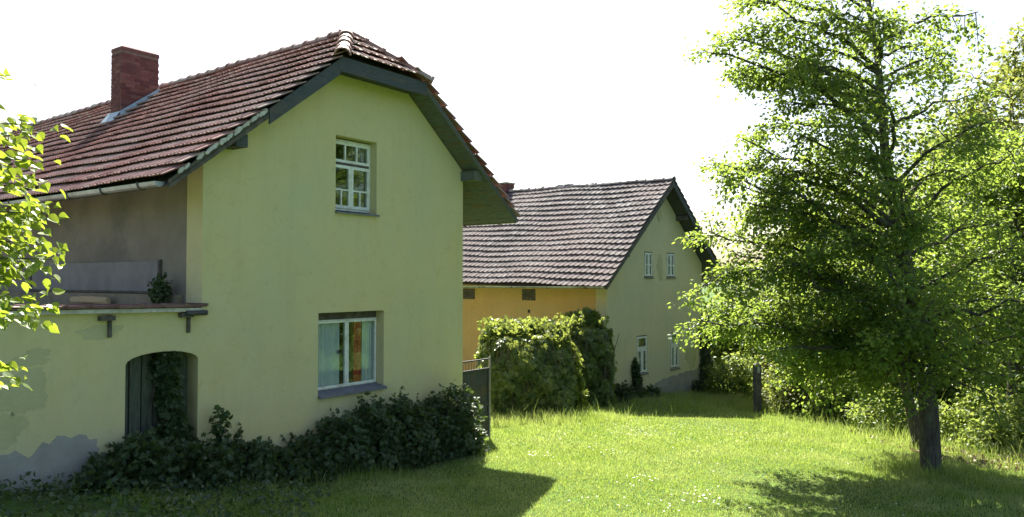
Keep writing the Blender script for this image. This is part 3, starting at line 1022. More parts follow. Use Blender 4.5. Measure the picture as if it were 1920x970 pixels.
for xx in (1.55, 4.55, 5.4, .55):
    MB().box(xx - .07, xx + .07, -.5, 0, rz2(xx) - .3, rz2(xx) - .13).build('purlin_end', M['timber_dark'], far)
gutter(far, RX2 - HW2 - .05, -.5, Y2, rz2(RX2 - HW2) - .03, .07, -1, [.2 + 1.6 * i for i in range(6)])
# vents and holes under the eave, oval gable vent, number plate
for y in (3.1, 6.15):
    mbv = ring(MB(), 0, .62, 0, .4, .05, -.02, .02)
    o = mbv.build('vent_frame', M['timber_dark'], far)
    o.matrix_local = Matrix.Translation((0, y + .62, 2.86)) @ Matrix.Rotation(-math.pi / 2, 4, 'Z')
    p = MB()
    for k in range(4):
        p.box(.055 + k * .13, .055 + k * .13 + .12, -.014, .01, .052, .348)
    q = p.build('vent_board', M['timber_dark'], o)
for y, z in ((3.4, 2.47), (1.5, 2.47)):
    o = ring(MB(), -.05, .05, -.06, .06, .02, -.012, .01).build('air_hole', M['metal_dark'], far)
    o.matrix_local = Matrix.Translation((0, y, z)) @ Matrix.Rotation(-math.pi / 2, 4, 'Z')
    MB().box(-.032, .032, -.004, .008, -.042, .042).build('air_hole_back', M['dark'], o)
ov = [(3.3 + .13 * math.cos(a), 5.95 + .24 * math.sin(a)) for a in np.linspace(0, 6.2832, 17)[:-1]]
MB().prism(ov, [], -.02, .02).build('gable_vent', M['stain'], far)
MB().box(.17, .29, -.016, .01, 1.82, 1.99).build('number_plate', M['metal_dark'], far)
MB().box(.215, .245, -.02, -.0165, 1.845, 1.965).build('number', M['white_paint'], far)
# windows of the far house
for i, (x0, x1, z0, z1) in enumerate(wins2):
    w = ring(MB(), x0 + .001, x1 - .001, z0 + .001, z1 - .001, .03, .03, .12).build('window', M['timber_dark'], far)
    mid = (x0 + x1) / 2
    if i < 2:
        zh = z0 + (z1 - z0) * .48
        casement(w, x0 + .035, mid - .003, z0 + .035, z1 - .035, [[], []], [zh], -.006, .06, .04)
        casement(w, mid + .003, x1 - .035, z0 + .035, z1 - .035, [[], []], [zh], -.006, .06, .04)
    else:
        zt = z0 + (z1 - z0) * .64
        casement(w, x0 + .035, x1 - .035, zt + .02, z1 - .035, [[]], [], -.006, .065, .03)
        casement(w, x0 + .035, mid - .003, z0 + .035, zt - .015, [[]], [], -.006, .065, .03)
        casement(w, mid + .003, x1 - .035, z0 + .035, zt - .015, [[]], [], -.006, .065, .03)
        MB().box(x0 + .031, x1 - .031, .022, .1, zt - .014, zt + .019).build('transom', M['white_paint'], w)
    MB().slab([(x0 - .03, -.045, z0 - .05), (x1 + .03, -.045, z0 - .05), (x1 + .03, .03, z0 - .03), (x0 - .03, .03, z0 - .03)], (0, 0, .03)).build('sill', M['sill'], w)
    lab = ['upper pair, nearer the grey roof', 'upper pair, nearer the tree', 'lower pair, nearer the ivy', 'lower pair, nearer the tree'][i]
    curtain('curtain', 'white net curtain in far house window of the ' + lab, M['curtain_white'], x0 + .06, x1 - .06, z0 + .05, z1 - (.05 if i < 2 else .5), .11, 6, H2M, .015)
tp_ = [(2.55, -.55), (2.75, -.2), (3.0, -.1)] + [(3.0 + .17 * k, -.04 + .012 * k + random.uniform(-.035, .035)) for k in range(1, 20)] + [(W2 - .01, .2)]
MB().prism([(2.5, -1.2)] + tp_ + [(W2 - .01, -1.2)], [], -.005, .05).build('bare_render_patch', M['bare'], far)
patch(far, 'stained_patch', 3.33, 4.05, .2, .42, M['stain'], seed=5)
patch(far, 'stained_patch', 5.6, .75, .5, .45, M['stain'], seed=6)
# second chimney on the far ridge
c2 = MB().box(RX2 - .25, RX2 + .25, 7.35, 7.85, 6.9, 7.7).build('chimney', M['chim_mortar'], far)
for k in range(8):
    z = 7.1 + k * .075
    MB().box(RX2 - .262, RX2 + .262, 7.338, 7.862, z, z + .064).build('brick_course', M['brick'], c2)
MB().box(RX2 - .3, RX2 + .3, 7.3, 7.9, 7.7, 7.76).build('cap', M['cement'], c2)

# ------------------------------------------------------------------ gate between the house and the ivy
gate = empty('yard_gate', (house.location.x + math.cos(H1A) * (XR + .02) - math.sin(H1A) * .12, house.location.y + math.sin(H1A) * (XR + .02) + math.cos(H1A) * .12, .05), H1A)
tag(gate, 'dark sheet metal yard gate between the near house and the ivy', 'gate')
MB().box(.04, 1.02, 0, .02, .04, 1.52).build('panel', M['metal_dark'], gate)
ring(MB(), .0, 1.06, 0, 1.56, .04, -.025, -.001).box(.04, 1.02, -.025, -.001, .72, .77).build('frame', M['metal_dark'], gate)
for k in range(11):
    MB().tube([(.05 + k * .096, .0, 1.55), (.05 + k * .096, .0, 1.74)], .006, 5).build('bar', M['metal_dark'], gate)
MB().box(0, 1.06, -.012, .012, 1.74, 1.77).build('top_rail', M['metal_dark'], gate)
MB().tube([(1.1, 0, -.2), (1.1, 0, 1.8)], .022, 8).build('post', M['bare'], gate)


# ------------------------------------------------------------------ plants
def unit_sphere(n, r=rng):
    return norm(r.normal(size=(n, 3)))


def bush(name, label, cat, blobs, n, size, mat, tmpl=LEAF_SIMPLE, droop=.3, group=None, stem=True, shell=.55, rough=.16, sprigs=0, seed=1):
    """blobs: (x, y, z, rx, ry, rz); leaves fill an uneven shell of the blobs"""
    r = np.random.default_rng(seed)
    root = empty(name, (blobs[0][0], blobs[0][1], gz(blobs[0][0], blobs[0][1])))
    tag(root, label, cat, group)
    base = np.array(root.location)
    vol = np.array([(b[3] * b[4] + b[4] * b[5] + b[3] * b[5]) for b in blobs])
    cnt = (n * vol / vol.sum()).astype(int)
    P, D, Nn, S = [], [], [], []
    for b, c in zip(blobs, cnt):
        c_ = np.array(b[:3]); rad = np.array(b[3:6])
        d = norm(r.normal(size=(c, 3)))
        ph = r.uniform(0, 6.28, 6)
        bump = 1 + rough * (np.sin(d[:, 0] * 5 + ph[0]) * np.sin(d[:, 1] * 6 + ph[1]) + np.sin(d[:, 2] * 7 + ph[2] + d[:, 0] * 4)) + rough * .8 * np.sin(d[:, 0] * 13 + ph[3]) * np.sin(d[:, 2] * 12 + ph[4]) * np.sin(d[:, 1] * 11 + ph[5])
        q = shell + (1 - shell) * r.uniform(0, 1, c) ** .6
        p = c_ + d * rad * (bump * q)[:, None]
        P.append(p)
        out = d / rad
        out = norm(out)
        D.append(norm(out * .7 + r.normal(size=(c, 3)) * .55 + np.array((0, 0, -droop))))
        Nn.append(norm(out * .6 + np.array((0, 0, .7)) + r.normal(size=(c, 3)) * .45))
        S.append(size * r.uniform(.6, 1.25, c))
    stems = MB()
    for b, c in zip(blobs, cnt):
        for _ in range(sprigs):
            d = norm(r.normal(size=3)); d[2] = abs(d[2]) * 1.0 + .3; d = norm(d)
            p0 = np.array(b[:3]) + d * np.array(b[3:6]) * .8
            ln_ = r.uniform(.2, .5) * (np.mean(b[3:6]) ** .5)
            p1 = p0 + norm(d + r.normal(size=3) * .3) * ln_
            stems.tube([p0 - base, p1 - base], [.006, .002], 4, False)
            m = 9
            t = r.uniform(.1, 1, m)[:, None]
            P.append(p0 + (p1 - p0) * t + r.normal(size=(m, 3)) * .02)
            D.append(norm((p1 - p0)[None] + r.normal(size=(m, 3)) * .5 * ln_)); Nn.append(norm(r.normal(size=(m, 3)) * .5 + np.array((0, 0, 1)))); S.append(size * r.uniform(.5, 1, m))
    P, D, Nn, S = map(np.concatenate, (P, D, Nn, S))
    ok = P[:, 2] > ground_z(P[:, 0], P[:, 1]) - .02
    P, D, Nn, S = P[ok], D[ok], Nn[ok], S[ok]
    leaves('foliage', P - base, D, Nn, S, tmpl, mat, root)
    for b in blobs:
        if not stem:
            break
        g = np.array((b[0], b[1], gz(b[0], b[1]) - .1))
        for _ in range(5):
            d = r.normal(size=3) * .6; d[2] = abs(d[2]) + .2
            tip = np.array(b[:3]) + norm(d) * np.array(b[3:6]) * .7
            m_ = (g + tip) / 2 + r.normal(size=3) * .08
            g2 = g + np.array((r.normal() * .1, r.normal() * .1, 0))
            stems.tube([g2 - base, m_ - base, tip - base], [.018, .012, .004], 5, False)
    if stems.v:
        tag(stems.build('stem', M['bark'], root), kind='stuff')
    return root


def h1(x, y, z=0.0):
    """near-house frame to world"""
    v = H1M @ Vector((x, y, z))
    return (v.x, v.y, v.z)


def hb(x, y, zc, rx, ry, rz, lift=True):
    """a blob given in the near house's frame, z above the ground there"""
    w = h1(x, y)
    return (w[0], w[1], gz(w[0], w[1]) + zc, rx, ry, rz)


CR = 'creepers and shrubs along the foot of the near house'
bush('creeper_shrub', 'tallest rounded dark shrub at the free corner of the near house', 'shrub',
     [hb(1.9, -.45, .5, .58, .58, .82), hb(1.45, -.35, .42, .48, .5, .64), hb(2.28, -.4, .3, .4, .45, .55), hb(2.5, -.35, .1, .3, .35, .36)], 7500, .085, M['leaf_creeper'], LEAF_PALM, .35, CR, sprigs=22, seed=3)
bush('creeper_shrub', 'dark creeper mass below the large lower window', 'shrub',
     [hb(.85, -.35, .5, .5, .5, .72), hb(.35, -.35, .62, .5, .45, .7), hb(-.3, -.4, .55, .5, .45, .66), hb(-.95, -.4, .42, .5, .45, .56)], 7500, .08, M['leaf_creeper'], LEAF_PALM, .35, CR, sprigs=22, seed=4)
bush('creeper_shrub', 'low dark creeper run between the arched door and the lower window', 'shrub',
     [hb(-1.6, -.35, .25, .5, .45, .4), hb(-2.25, -.35, .22, .5, .45, .36), hb(-2.9, -.4, .25, .45, .45, .38)], 5000, .08, M['leaf_creeper'], LEAF_PALM, .35, CR, sprigs=18, seed=5)
bush('creeper_shrub', 'dark creeper climbing up inside the arched door recess', 'creeper',
     [hb(-3.75, .1, .5, .24, .22, .55), hb(-3.82, .12, 1.15, .16, .14, .5), hb(-3.88, .13, 1.62, .2, .13, .26)], 3600, .08, M['leaf_creeper'], LEAF_PALM, .5, CR, sprigs=6, seed=6)
bush('creeper_shrub', 'loose leafy shrub in front of the arched door on the ledge side', 'shrub',
     [hb(-4.45, -.4, .28, .42, .4, .4), hb(-4.9, -.35, .12, .4, .35, .26), hb(-3.7, -.5, .22, .45, .4, .36)], 4500, .085, M['leaf_creeper'], LEAF_PALM, .3, CR, sprigs=16, seed=7)
# slim sapling against the wall right of the door
w = h1(-3.22, -.25)
bush('sapling', 'slim young sapling against the wall beside the arched door', 'sapling',
     [(w[0], w[1], gz(w[0], w[1]) + .85, .12, .12, .2), (w[0] + .04, w[1], gz(w[0], w[1]) + .6, .08, .08, .12)], 130, .075, M['leaf_creeper'], LEAF_HEART, .3, seed=8, stem=False)
MB().tube([(0, 0, -.1), (.02, 0, .5), (0, .02, 1.0)], [.014, .01, .003], 6).build('stem', M['bark'], bpy.data.objects['sapling'])
# small plant on the ledge beside the yellow corner
w = h1(-3.62, .75)
r0 = empty('ledge_plant', (w[0], w[1], 3.1)); tag(r0, 'small dark bushy plant growing on the tiled ledge', 'plant')
n = 420
pp = norm(rng.normal(size=(n, 3))) * np.array((.17, .17, .3)) * rng.uniform(.4, 1, (n, 1)) + np.array((0, 0, .3))
leaves('foliage', pp, norm(rng.normal(size=(n, 3)) + np.array((0, 0, .3))), unit_sphere(n), .06, LEAF_SIMPLE, M['leaf_creeper'], r0)
MB().tube([(0, 0, 0), (.02, .01, .12), (0, .02, .28)], [.012, .009, .003], 5).build('stem', M['bark'], r0)

# ivy blocks -------------------------------------------------------------
def ivy_block(name, label, loc, rz, sx, sy, sz, n, size, mat, seed, core_inset=.28, sprigs=30):
    r = np.random.default_rng(seed)
    root = empty(name, loc, rz)
    tag(root, label, 'ivy')
    # sample the rounded box surface (front, two sides, top, back)
    A = np.array([sx * sz * 1.1, sy * sz, sy * sz, sx * sy * 1.3, sx * sz * .35])
    f = r.choice(5, n, p=A / A.sum())
    u, v = r.uniform(-1, 1, n), r.uniform(0, 1, n)
    P = np.zeros((n, 3)); O = np.zeros((n, 3))
    for k in range(5):
        m = f == k
        if k == 0: P[m] = np.stack([u[m] * sx / 2, np.full(m.sum(), -sy / 2), v[m] * sz], 1); O[m] = (0, -1, 0)
        if k == 1: P[m] = np.stack([np.full(m.sum(), -sx / 2), u[m] * sy / 2, v[m] * sz], 1); O[m] = (-1, 0, 0)
        if k == 2: P[m] = np.stack([np.full(m.sum(), sx / 2), u[m] * sy / 2, v[m] * sz], 1); O[m] = (1, 0, 0)
        if k == 3: P[m] = np.stack([u[m] * sx / 2, (v[m] - .5) * sy, np.full(m.sum(), sz)], 1); O[m] = (0, 0, 1)
        if k == 4: P[m] = np.stack([u[m] * sx / 2, np.full(m.sum(), sy / 2), v[m] * sz], 1); O[m] = (0, 1, 0)
    # round the corners, bulge and roughen
    c = np.array((0, 0, sz * .5)); q = (P - c) / np.array((sx / 2, sy / 2, sz / 2))
    l4 = (np.abs(q) ** 3.6).sum(1) ** (1 / 3.6)
    P = c + q / np.maximum(l4, .6)[:, None] * np.array((sx / 2, sy / 2, sz / 2))
    ph = r.uniform(0, 6.28, 6)
    bul = .2 * np.sin(P[:, 0] * 2.6 + ph[0]) * np.sin(P[:, 2] * 2.3 + ph[1]) + .14 * np.sin(P[:, 0] * 6 + ph[2] + P[:, 1] * 5) * np.sin(P[:, 2] * 5.2 + ph[3]) + .05 * np.sin(P[:, 0] * 13 + ph[4]) * np.sin(P[:, 2] * 11 + P[:, 1] * 12)
    P = P + O * (bul + r.uniform(-.2, .06, n))[:, None]
    up_ = np.clip((P[:, 2] / sz - .5) / .5, 0, 1) ** 1.6
    P[:, 1] += up_ * .75 * np.clip(.6 - P[:, 1] / sy, 0, 1)
    hang = np.where(O[:, 2:3] > .5, 0., 1.)
    D = norm(O * .55 + np.array((0, 0, -.9)) * hang + r.normal(size=(n, 3)) * .45)
    Nn = norm(O * .8 + np.array((0, 0, .55)) + r.normal(size=(n, 3)) * .35)
    S = size * r.uniform(.6, 1.3, n)
    xs_, ds_, ns_, ss_ = [P], [D], [Nn], [S]
    st = MB()
    for _ in range(sprigs):
        p0 = np.array((r.uniform(-.5, .5) * sx, r.uniform(-.5, .5) * sy, sz * .95))
        p1 = p0 + np.array((r.normal() * .12, r.normal() * .12, r.uniform(.12, .38)))
        st.tube([p0, p1], [.006, .002], 4, False)
        m = 8
        t = r.uniform(0, 1, m)[:, None]
        xs_.append(p0 + (p1 - p0) * t); ds_.append(norm(r.normal(size=(m, 3)) + np.array((0, 0, .5)))); ns_.append(unit_sphere(m, r)); ss_.append(size * r.uniform(.5, .9, m))
    for _ in range(14):
        xx = r.uniform(-.45, .45) * sx
        st.tube([(xx, -sy * .3, -.1), (xx + r.normal() * .1, -sy * .42, sz * .4), (xx + r.normal() * .2, -sy * .4, sz * .85)], [.025, .018, .008], 5)
    leaves('foliage', *[np.concatenate(a) for a in (xs_, ds_, ns_)], np.concatenate(ss_), LEAF_PALM, mat, root)
    tag(st.build('stem', M['bark'], root), kind='stuff')
    i = core_inset
    MB().box(-sx / 2 + i + .1, sx / 2 - i - .1, -sy / 2 + i + .1, sy / 2 - i, -.2, sz * .55).build('dark_core', M['deck'], root)  # unseen dark solid added behind the leaves so gaps read dark
    MB().box(-sx / 2 + i + .15, sx / 2 - i - .15, .05, sy / 2 - i, sz * .55 + .001, sz * .86).build('dark_core', M['deck'], root)
    return root

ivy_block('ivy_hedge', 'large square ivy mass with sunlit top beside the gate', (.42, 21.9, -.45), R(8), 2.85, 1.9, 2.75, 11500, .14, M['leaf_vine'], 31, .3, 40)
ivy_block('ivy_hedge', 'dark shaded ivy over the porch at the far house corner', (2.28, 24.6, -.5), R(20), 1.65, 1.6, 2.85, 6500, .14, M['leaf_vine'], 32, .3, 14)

# ivy on the far corner of the far house and creeper under its window
def hb2(x, y, zc, rx, ry, rz):
    v = H2M @ Vector((x, y, 0))
    return (v.x, v.y, gz(v.x, v.y) + zc, rx, ry, rz)
CR2 = 'plants along the foot of the far house'
bush('corner_ivy', 'dark ivy climbing the far corner of the far house by the bushes', 'ivy', [hb2(6.55, -.05, .9, .3, .3, 1.2), hb2(6.55, -.05, 2.3, .28, .3, .7)], 2600, .13, M['leaf_creeper'], LEAF_PALM, .6, CR2, seed=41)
bush('window_creeper', 'slim dark creeper climbing beside the nearer lower window of the far house', 'creeper', [hb2(1.62, -.12, .35, .16, .14, .45), hb2(1.55, -.1, .95, .13, .1, .32)], 700, .12, M['leaf_creeper'], LEAF_PALM, .4, CR2, seed=42)
bush('wall_shrub', 'low dark shrubs under the nearer lower window of the far house', 'shrub', [hb2(.9, -.35, .05, .4, .3, .32), hb2(1.6, -.4, .0, .45, .3, .3), hb2(2.2, -.35, .0, .35, .3, .28), hb2(.2, -.35, .1, .35, .35, .4)], 2200, .11, M['leaf_creeper'], LEAF_PALM, .3, CR2, seed=43, sprigs=10)
bush('wall_shrub', 'low dark tuft at the foot of the bare grey patch of the far house', 'shrub', [hb2(5.8, -.35, .15, .4, .3, .35)], 700, .11, M['leaf_creeper'], LEAF_PALM, .3, CR2, seed=44)


# trees ------------------------------------------------------------------
def bez(p0, p1, p2, n):
    return [p0 * (1 - t) ** 2 + p1 * 2 * t * (1 - t) + p2 * t * t for t in np.linspace(0, 1, n)]


def trunk_at(pts, z):
    for a, b in zip(pts[:-1], pts[1:]):
        if a[2] <= z <= b[2]:
            t = (z - a[2]) / (b[2] - a[2] + 1e-9)
            return a + (b - a) * t
    return pts[-1] if z > pts[-1][2] else pts[0]


def tree(name, label, trunk, radii, limbs, leaf_n, leaf_size, leaf_mat_, bark, seed, tmpl=LEAF_SIMPLE, sec_per_m=5.5, sec_len=(.5, 1.15), spread=(.15, .05), group=None, droop=.12, rlimb=.035, rise=(.05, .45), vert=.38, low=.5, bare=0.0):
    """limbs: list of tip points; each limb leaves the trunk lower down and carries side twigs with flat sprays of leaves"""
    r = np.random.default_rng(seed)
    trunk = [np.array(p, float) for p in trunk]
    base = trunk[0].copy()
    root = empty(name, tuple(base)); tag(root, label, 'tree', group)
    wood = MB()
    wood.tube([tuple(p - base) for p in trunk], list(radii), 12)
    P, D, W = [], [], []
    for tip in limbs:
        tip = np.array(tip, float)
        hd = np.hypot(*(tip[:2] - trunk_at(trunk, tip[2])[:2]))
        z0 = max(trunk[1][2] + low, min(tip[2] - hd * r.uniform(*rise) - .1, trunk[-1][2] - .3))
        p0 = trunk_at(trunk, z0)
        ln_ = np.linalg.norm(tip - p0)
        ctrl = (p0 + tip) / 2 + np.array((0, 0, ln_ * r.uniform(.05, .16))) + r.normal(size=3) * ln_ * .05
        pts = bez(p0, ctrl, tip, 9)
        for q in range(1, 8):
            pts[q] = pts[q] + r.normal(size=3) * ln_ * .016
        k = .35 + .65 * min(1, ln_ / 3.5)
        wood.tube([tuple(p - base) for p in pts], [rlimb * k * (1 - .85 * t) + .004 for t in np.linspace(0, 1, 9)], 6, False)
        ns_ = max(4, int(ln_ * sec_per_m))
        for j in range(ns_):
            t = .18 + .82 * (j + r.uniform(0, 1)) / ns_
            i = min(7, int(t * 8)); fr = t * 8 - i
            q0 = pts[i] * (1 - fr) + pts[i + 1] * fr
            tan = norm(pts[i + 1] - pts[i])
            d = norm(tan * r.uniform(.2, 1.0) + r.normal(size=3) * np.array((.75, .75, vert)))
            l2_ = r.uniform(*sec_len) * (1.1 - .45 * t)
            q1 = q0 + d * l2_ + np.array((0, 0, -droop * l2_ * r.uniform(0, 2)))
            qm = (q0 + q1) / 2 + np.array((0, 0, .06 * l2_))
            wood.tube([tuple(a - base) for a in (q0, qm, q1)], [.011 * k + .003, .007, .002], 4, False)
            W.append((q0, qm, q1, l2_))
    tot = sum(w_[3] for w_ in W)
    Ss = []
    for q0, qm, q1, l2_ in W:
        m = max(4, int(leaf_n * l2_ / tot))
        t = r.uniform(.12, 1.05, m)[:, None]
        c = q0 * (1 - t) ** 2 + qm * 2 * t * (1 - t) + q1 * t * t
        off = r.normal(size=(m, 3)) * np.array((spread[0], spread[0], spread[1]))
        P.append(c + off)
        D.append(norm((q1 - q0)[None] / l2_ * .6 + norm(off) * .8 + np.array((0, 0, -.25)) + r.normal(size=(m, 3)) * .3))
        Ss.append(leaf_size * r.uniform(.6, 1.2, m))
    P, D, Ss = np.concatenate(P), np.concatenate(D), np.concatenate(Ss)
    if bare:
        ax = np.stack([np.interp(P[:, 2], [q[2] for q in trunk], [q[k] for q in trunk]) for k in (0, 1)], 1)
        ok = r.uniform(size=len(P)) < np.clip(np.hypot(*(P[:, :2] - ax).T) / bare, .06, 1) ** 1.3
        P, D, Ss = P[ok], D[ok], Ss[ok]
    Nn = norm(np.array((0, 0, 1.0)) + r.normal(size=P.shape) * .5)
    wood.build('trunk', bark, root, True)
    leaves('crown', P - base, D, Nn, Ss, tmpl, leaf_mat_, root)
    return root


def px(u, v, d):
    return ((u - 960) / 1450 * d, d, CAM_Z + (525 - v) / 1450 * d)


T = 14.5
tp = [(1741, 895), (1740, 870), (1737, 760), (1715, 640), (1700, 520), (1690, 440), (1678, 380), (1663, 300), (1658, 200), (1650, 100), (1635, 0), (1620, -120), (1610, -260)]
trunk = [px(u, v, T) for u, v in tp]
tips = [(1338, 95, .1), (1400, 25, -.8), (1350, 300, .3), (1332, 335, -.5), (1345, 430, .6), (1305, 525, -.5), (1300, 598, -.2), (1370, 620, .8), (1425, 645, -1), (1480, 690, .6), (1470, 220, 1.0), (1440, 140, -1.3),
        (1420, -40, .6), (1500, -120, 0), (1842, 18, 0), (1800, 110, 1), (1790, 190, -.6), (1850, 300, -.8), (1900, 420, .2), (1935, 560, .5), (1925, 710, -.5), (1850, 690, 1), (1810, 620, -1.5), (1880, 250, 1.4),
        (1600, 560, -2.6), (1560, 520, -2.2), (1810, 560, -2.2), (1580, 360, -2), (1760, 260, -1.8), (1560, 210, -1.7), (1590, 90, -1.5), (1680, 600, 2.6), (1600, 450, 2.8), (1760, 380, 2.6), (1640, 250, 2.4), (1700, 120, 2),
        (1560, -60, .5), (1700, -80, -.5), (1740, 20, .8), (1620, -180, .3), (1590, -250, 0), (1660, -250, .2), (1640, 725, -1.4), (1560, 700, 1.2), (1790, 725, -1.0), (1680, 735, 1.5), (1540, 560, -1.5), (1480, 480, -1.7),
        (1450, 380, 1.2), (1520, 300, -1.6), (1540, 60, -1.2), (1560, 610, -2), (1400, 560, 1.4), (1430, 500, -.8), (1530, 420, 0), (1560, 150, .4), (1460, 320, -.2), (1600, 600, -1.6), (1490, 185, .2), (1480, 262, -.6), (1400, 385, -.3), (1570, 250, -1), (1600, 330, -1.2), (1415, 115, .6), (1470, 60, 0), (1560, 380, .9), (1620, 430, -1.6), (1480, 430, .5), (1385, 480, 0), (1365, 565, .5), (1420, 600, .2), (1500, 620, -.6), (1600, 640, .8), (1740, 330, -1), (1830, 470, -1.2), (1850, 560, -.6), (1780, 420, .8), (1590, 30, -1), (1680, 20, 1.2), (1400, 255, .2), (1500, 540, 1.2), (1450, 70, .8), (1520, -20, -.6), (1600, 120, 1.4), (1740, 120, -.8), (1780, 60, .6), (1560, 300, .8), (1400, 340, .5), (1720, 200, 1.2), (1480, 130, -.5), (1390, 60, .3)]
limbs = [px(u, v, T) for u, v, _ in tips]
limbs = [(x_, y_ + d_, z_) for (x_, y_, z_), (_, _, d_) in zip(limbs, tips)]
radii = [.24, .19, .17, .155, .15, .125, .105, .09, .075, .06, .045, .03, .012]
tree('linden_tree', 'tall leafy linden tree on the lawn, nearest whole tree', trunk, radii, limbs, 98000, .08, M['leaf_linden'], M['bark'], 5, LEAF_SIMPLE, 5.0, (.45, 1.05), (.12, .07), None, .2, .055, (.1, .6), .5, 1.75, 1.75)


def round_crown(c, rx, rz, n, seed):
    r = np.random.default_rng(seed)
    d = norm(r.normal(size=(n, 3)))
    return [tuple(np.array(c) + d[i] * np.array((rx, rx, rz)) * r.uniform(.65, 1.05)) for i in range(n)]


def bg_tree(name, label, u, vbase, d, vtop, rx, nl, leaf, mat, seed, lean=0, nlimb=26, bark='bark', crown_lo=.3, group='trees beyond the lawn', r0=.14):
    b = np.array(px(u, vbase, d)); b[2] = gz(b[0], b[1]) - .1
    top = CAM_Z + (525 - vtop) / 1450 * d
    h = top - b[2]
    tr = [b + np.array((lean * t, 0, h * t)) for t in (0, .06, .22, .4, .58, .74, .84)]
    c = b + np.array((lean * .6, 0, h * (crown_lo + 1) / 2))
    lm = round_crown(c, rx, h * (1 - crown_lo) / 2, nlimb, seed)
    return tree(name, label, tr, [r0 * 1.2, r0, r0 * .85, r0 * .65, r0 * .45, r0 * .25, .015], lm, nl, leaf, mat, M[bark], seed, LEAF_SIMPLE, 3.5, (.6, 1.4), (.22, .12), group, .1, .04)

bg_tree('ash_tree', 'pale yellow-green tree with thin bare twigs behind the linden, topping the frame edge', 1900, 800, 23, 40, 2.6, 9000, .15, M['leaf_yellow'], 61, 0, 24, 'bark_pale', .42)
bg_tree('leaning_tree', 'thin dark leaning tree close behind the linden trunk', 1722, 820, 17.5, 330, 2.2, 12000, .11, M['leaf_linden'], 62, -1.4, 24, 'bark', .35, r0=.13)
bg_tree('maple_tree', 'broad green tree filling the gap beside the linden trunk at the frame edge', 1890, 790, 19.5, 250, 3.0, 20000, .12, M['leaf_linden'], 63, .3, 34, 'bark', .22)
bg_tree('alder_tree', 'yellowish tree behind the linden between both its halves', 1780, 790, 25, 215, 2.8, 11000, .15, M['leaf_yellow'], 64, 0, 28, 'bark', .3)
bg_tree('alder_tree', 'green tree behind the lower linden boughs and the wooden post', 1560, 780, 27, 430, 3.2, 13000, .15, M['leaf_bush'], 65, 0, 30, 'bark', .15)
bg_tree('alder_tree', 'far green tree seen low between the far house and the linden', 1420, 760, 34, 520, 2.6, 9000, .17, M['leaf_bush'], 66, 0, 24, 'bark', .1)
bg_tree('alder_tree', 'dense green tree behind the linden trunk low in the shade', 1690, 790, 30, 380, 3.8, 15000, .17, M['leaf_linden'], 67, 0, 30, 'bark', .1)

bg_tree('alder_tree', 'far pale green tree just right of the far house roof, low behind the linden', 1400, 740, 42, 490, 3.6, 9000, .2, M['leaf_bush'], 68, 0, 26, 'bark', .05)
bg_tree('alder_tree', 'far green tree behind the middle of the linden crown', 1580, 760, 44, 400, 5.0, 13000, .22, M['leaf_bush'], 69, 0, 30, 'bark', .05)
bg_tree('alder_tree', 'far tree behind the frame edge right of the linden', 1860, 760, 40, 330, 5.0, 13000, .22, M['leaf_bush'], 70, 0, 30, 'bark', .05)
bg_tree('maple_tree', 'shady tree partly beyond the frame edge behind the undergrowth', 1985, 800, 22, 200, 3.2, 16000, .14, M['leaf_linden'], 81, 0, 32, 'bark', .12)

UG = 'bushes along the far edge of the lawn'
def at(u, d):
    return (u - 960) / 1450 * d
def edge_bush(label, u, d, blobs, n, size, mat, seed, tm=LEAF_SIMPLE):
    x_ = at(u, d)
    bl_ = [(x_ + b[0], d + b[1], gz(x_ + b[0], d + b[1]) + b[2], b[3], b[4], b[5]) for b in blobs]
    return bush('edge_bush', label, 'bush', bl_, n, size, mat, tm, .25, UG, True, .45, .2, 14, seed)

edge_bush('bright bush right behind the far corner of the far house', 1362, 35, [(0, 0, .9, 1.1, 1, 1.1), (-.6, .5, 1.4, .8, .8, 1)], 4200, .13, M['leaf_bush'], 71)
edge_bush('sunlit yellow-green bush left of the wooden post', 1388, 29, [(-.5, 0, .5, .8, .8, .7), (.3, .3, .6, .7, .7, .8)], 3800, .11, M['leaf_bush'], 72)
edge_bush('yellowish brambly bush right of the wooden post', 1480, 25, [(0, 0, .5, .95, .8, .75), (.8, .3, .6, .8, .8, .85)], 4600, .1, M['leaf_yellow'], 73)
edge_bush('rambling bush below the linden boughs between post and trunk', 1580, 23.5, [(0, 0, .5, 1.0, .8, .8), (.9, .2, .6, .9, .8, .9)], 4600, .11, M['leaf_bush'], 74)
edge_bush('tall green bush behind the linden trunk', 1690, 24.5, [(0, 0, 1.3, 1.3, 1, 1.5), (1.3, .4, 1.6, 1.2, 1, 1.6)], 5200, .13, M['leaf_bush'], 82)
edge_bush('tall green bush behind the growth right of the linden', 1840, 23.5, [(0, 0, 1.4, 1.3, 1, 1.6), (1.3, .2, 1.8, 1.2, 1, 1.8)], 5200, .13, M['leaf_bush'], 83)
edge_bush('tall leafy bush at the frame edge behind the shaded bush', 1930, 20.5, [(0, .3, 1.3, 1.1, .9, 1.5), (1.2, .3, 1.6, 1.1, 1, 1.7)], 4600, .12, M['leaf_linden'], 84)
edge_bush('tall bush between the bramble and the linden trunk, farther back', 1600, 26.5, [(0, 0, 1.3, 1.3, 1, 1.5), (1.4, .3, 1.4, 1.2, 1, 1.5)], 4600, .13, M['leaf_bush'], 85)
edge_bush('low green bush just left of the linden trunk', 1655, 20.5, [(0, 0, .4, .9, .7, .65), (.6, .4, .5, .7, .7, .7)], 4200, .1, M['leaf_bush'], 75)
edge_bush('bushy growth just right of the linden trunk', 1810, 19, [(0, .3, .5, .8, .7, .75), (.7, .5, .8, .8, .8, .9)], 4400, .1, M['leaf_bush'], 76)
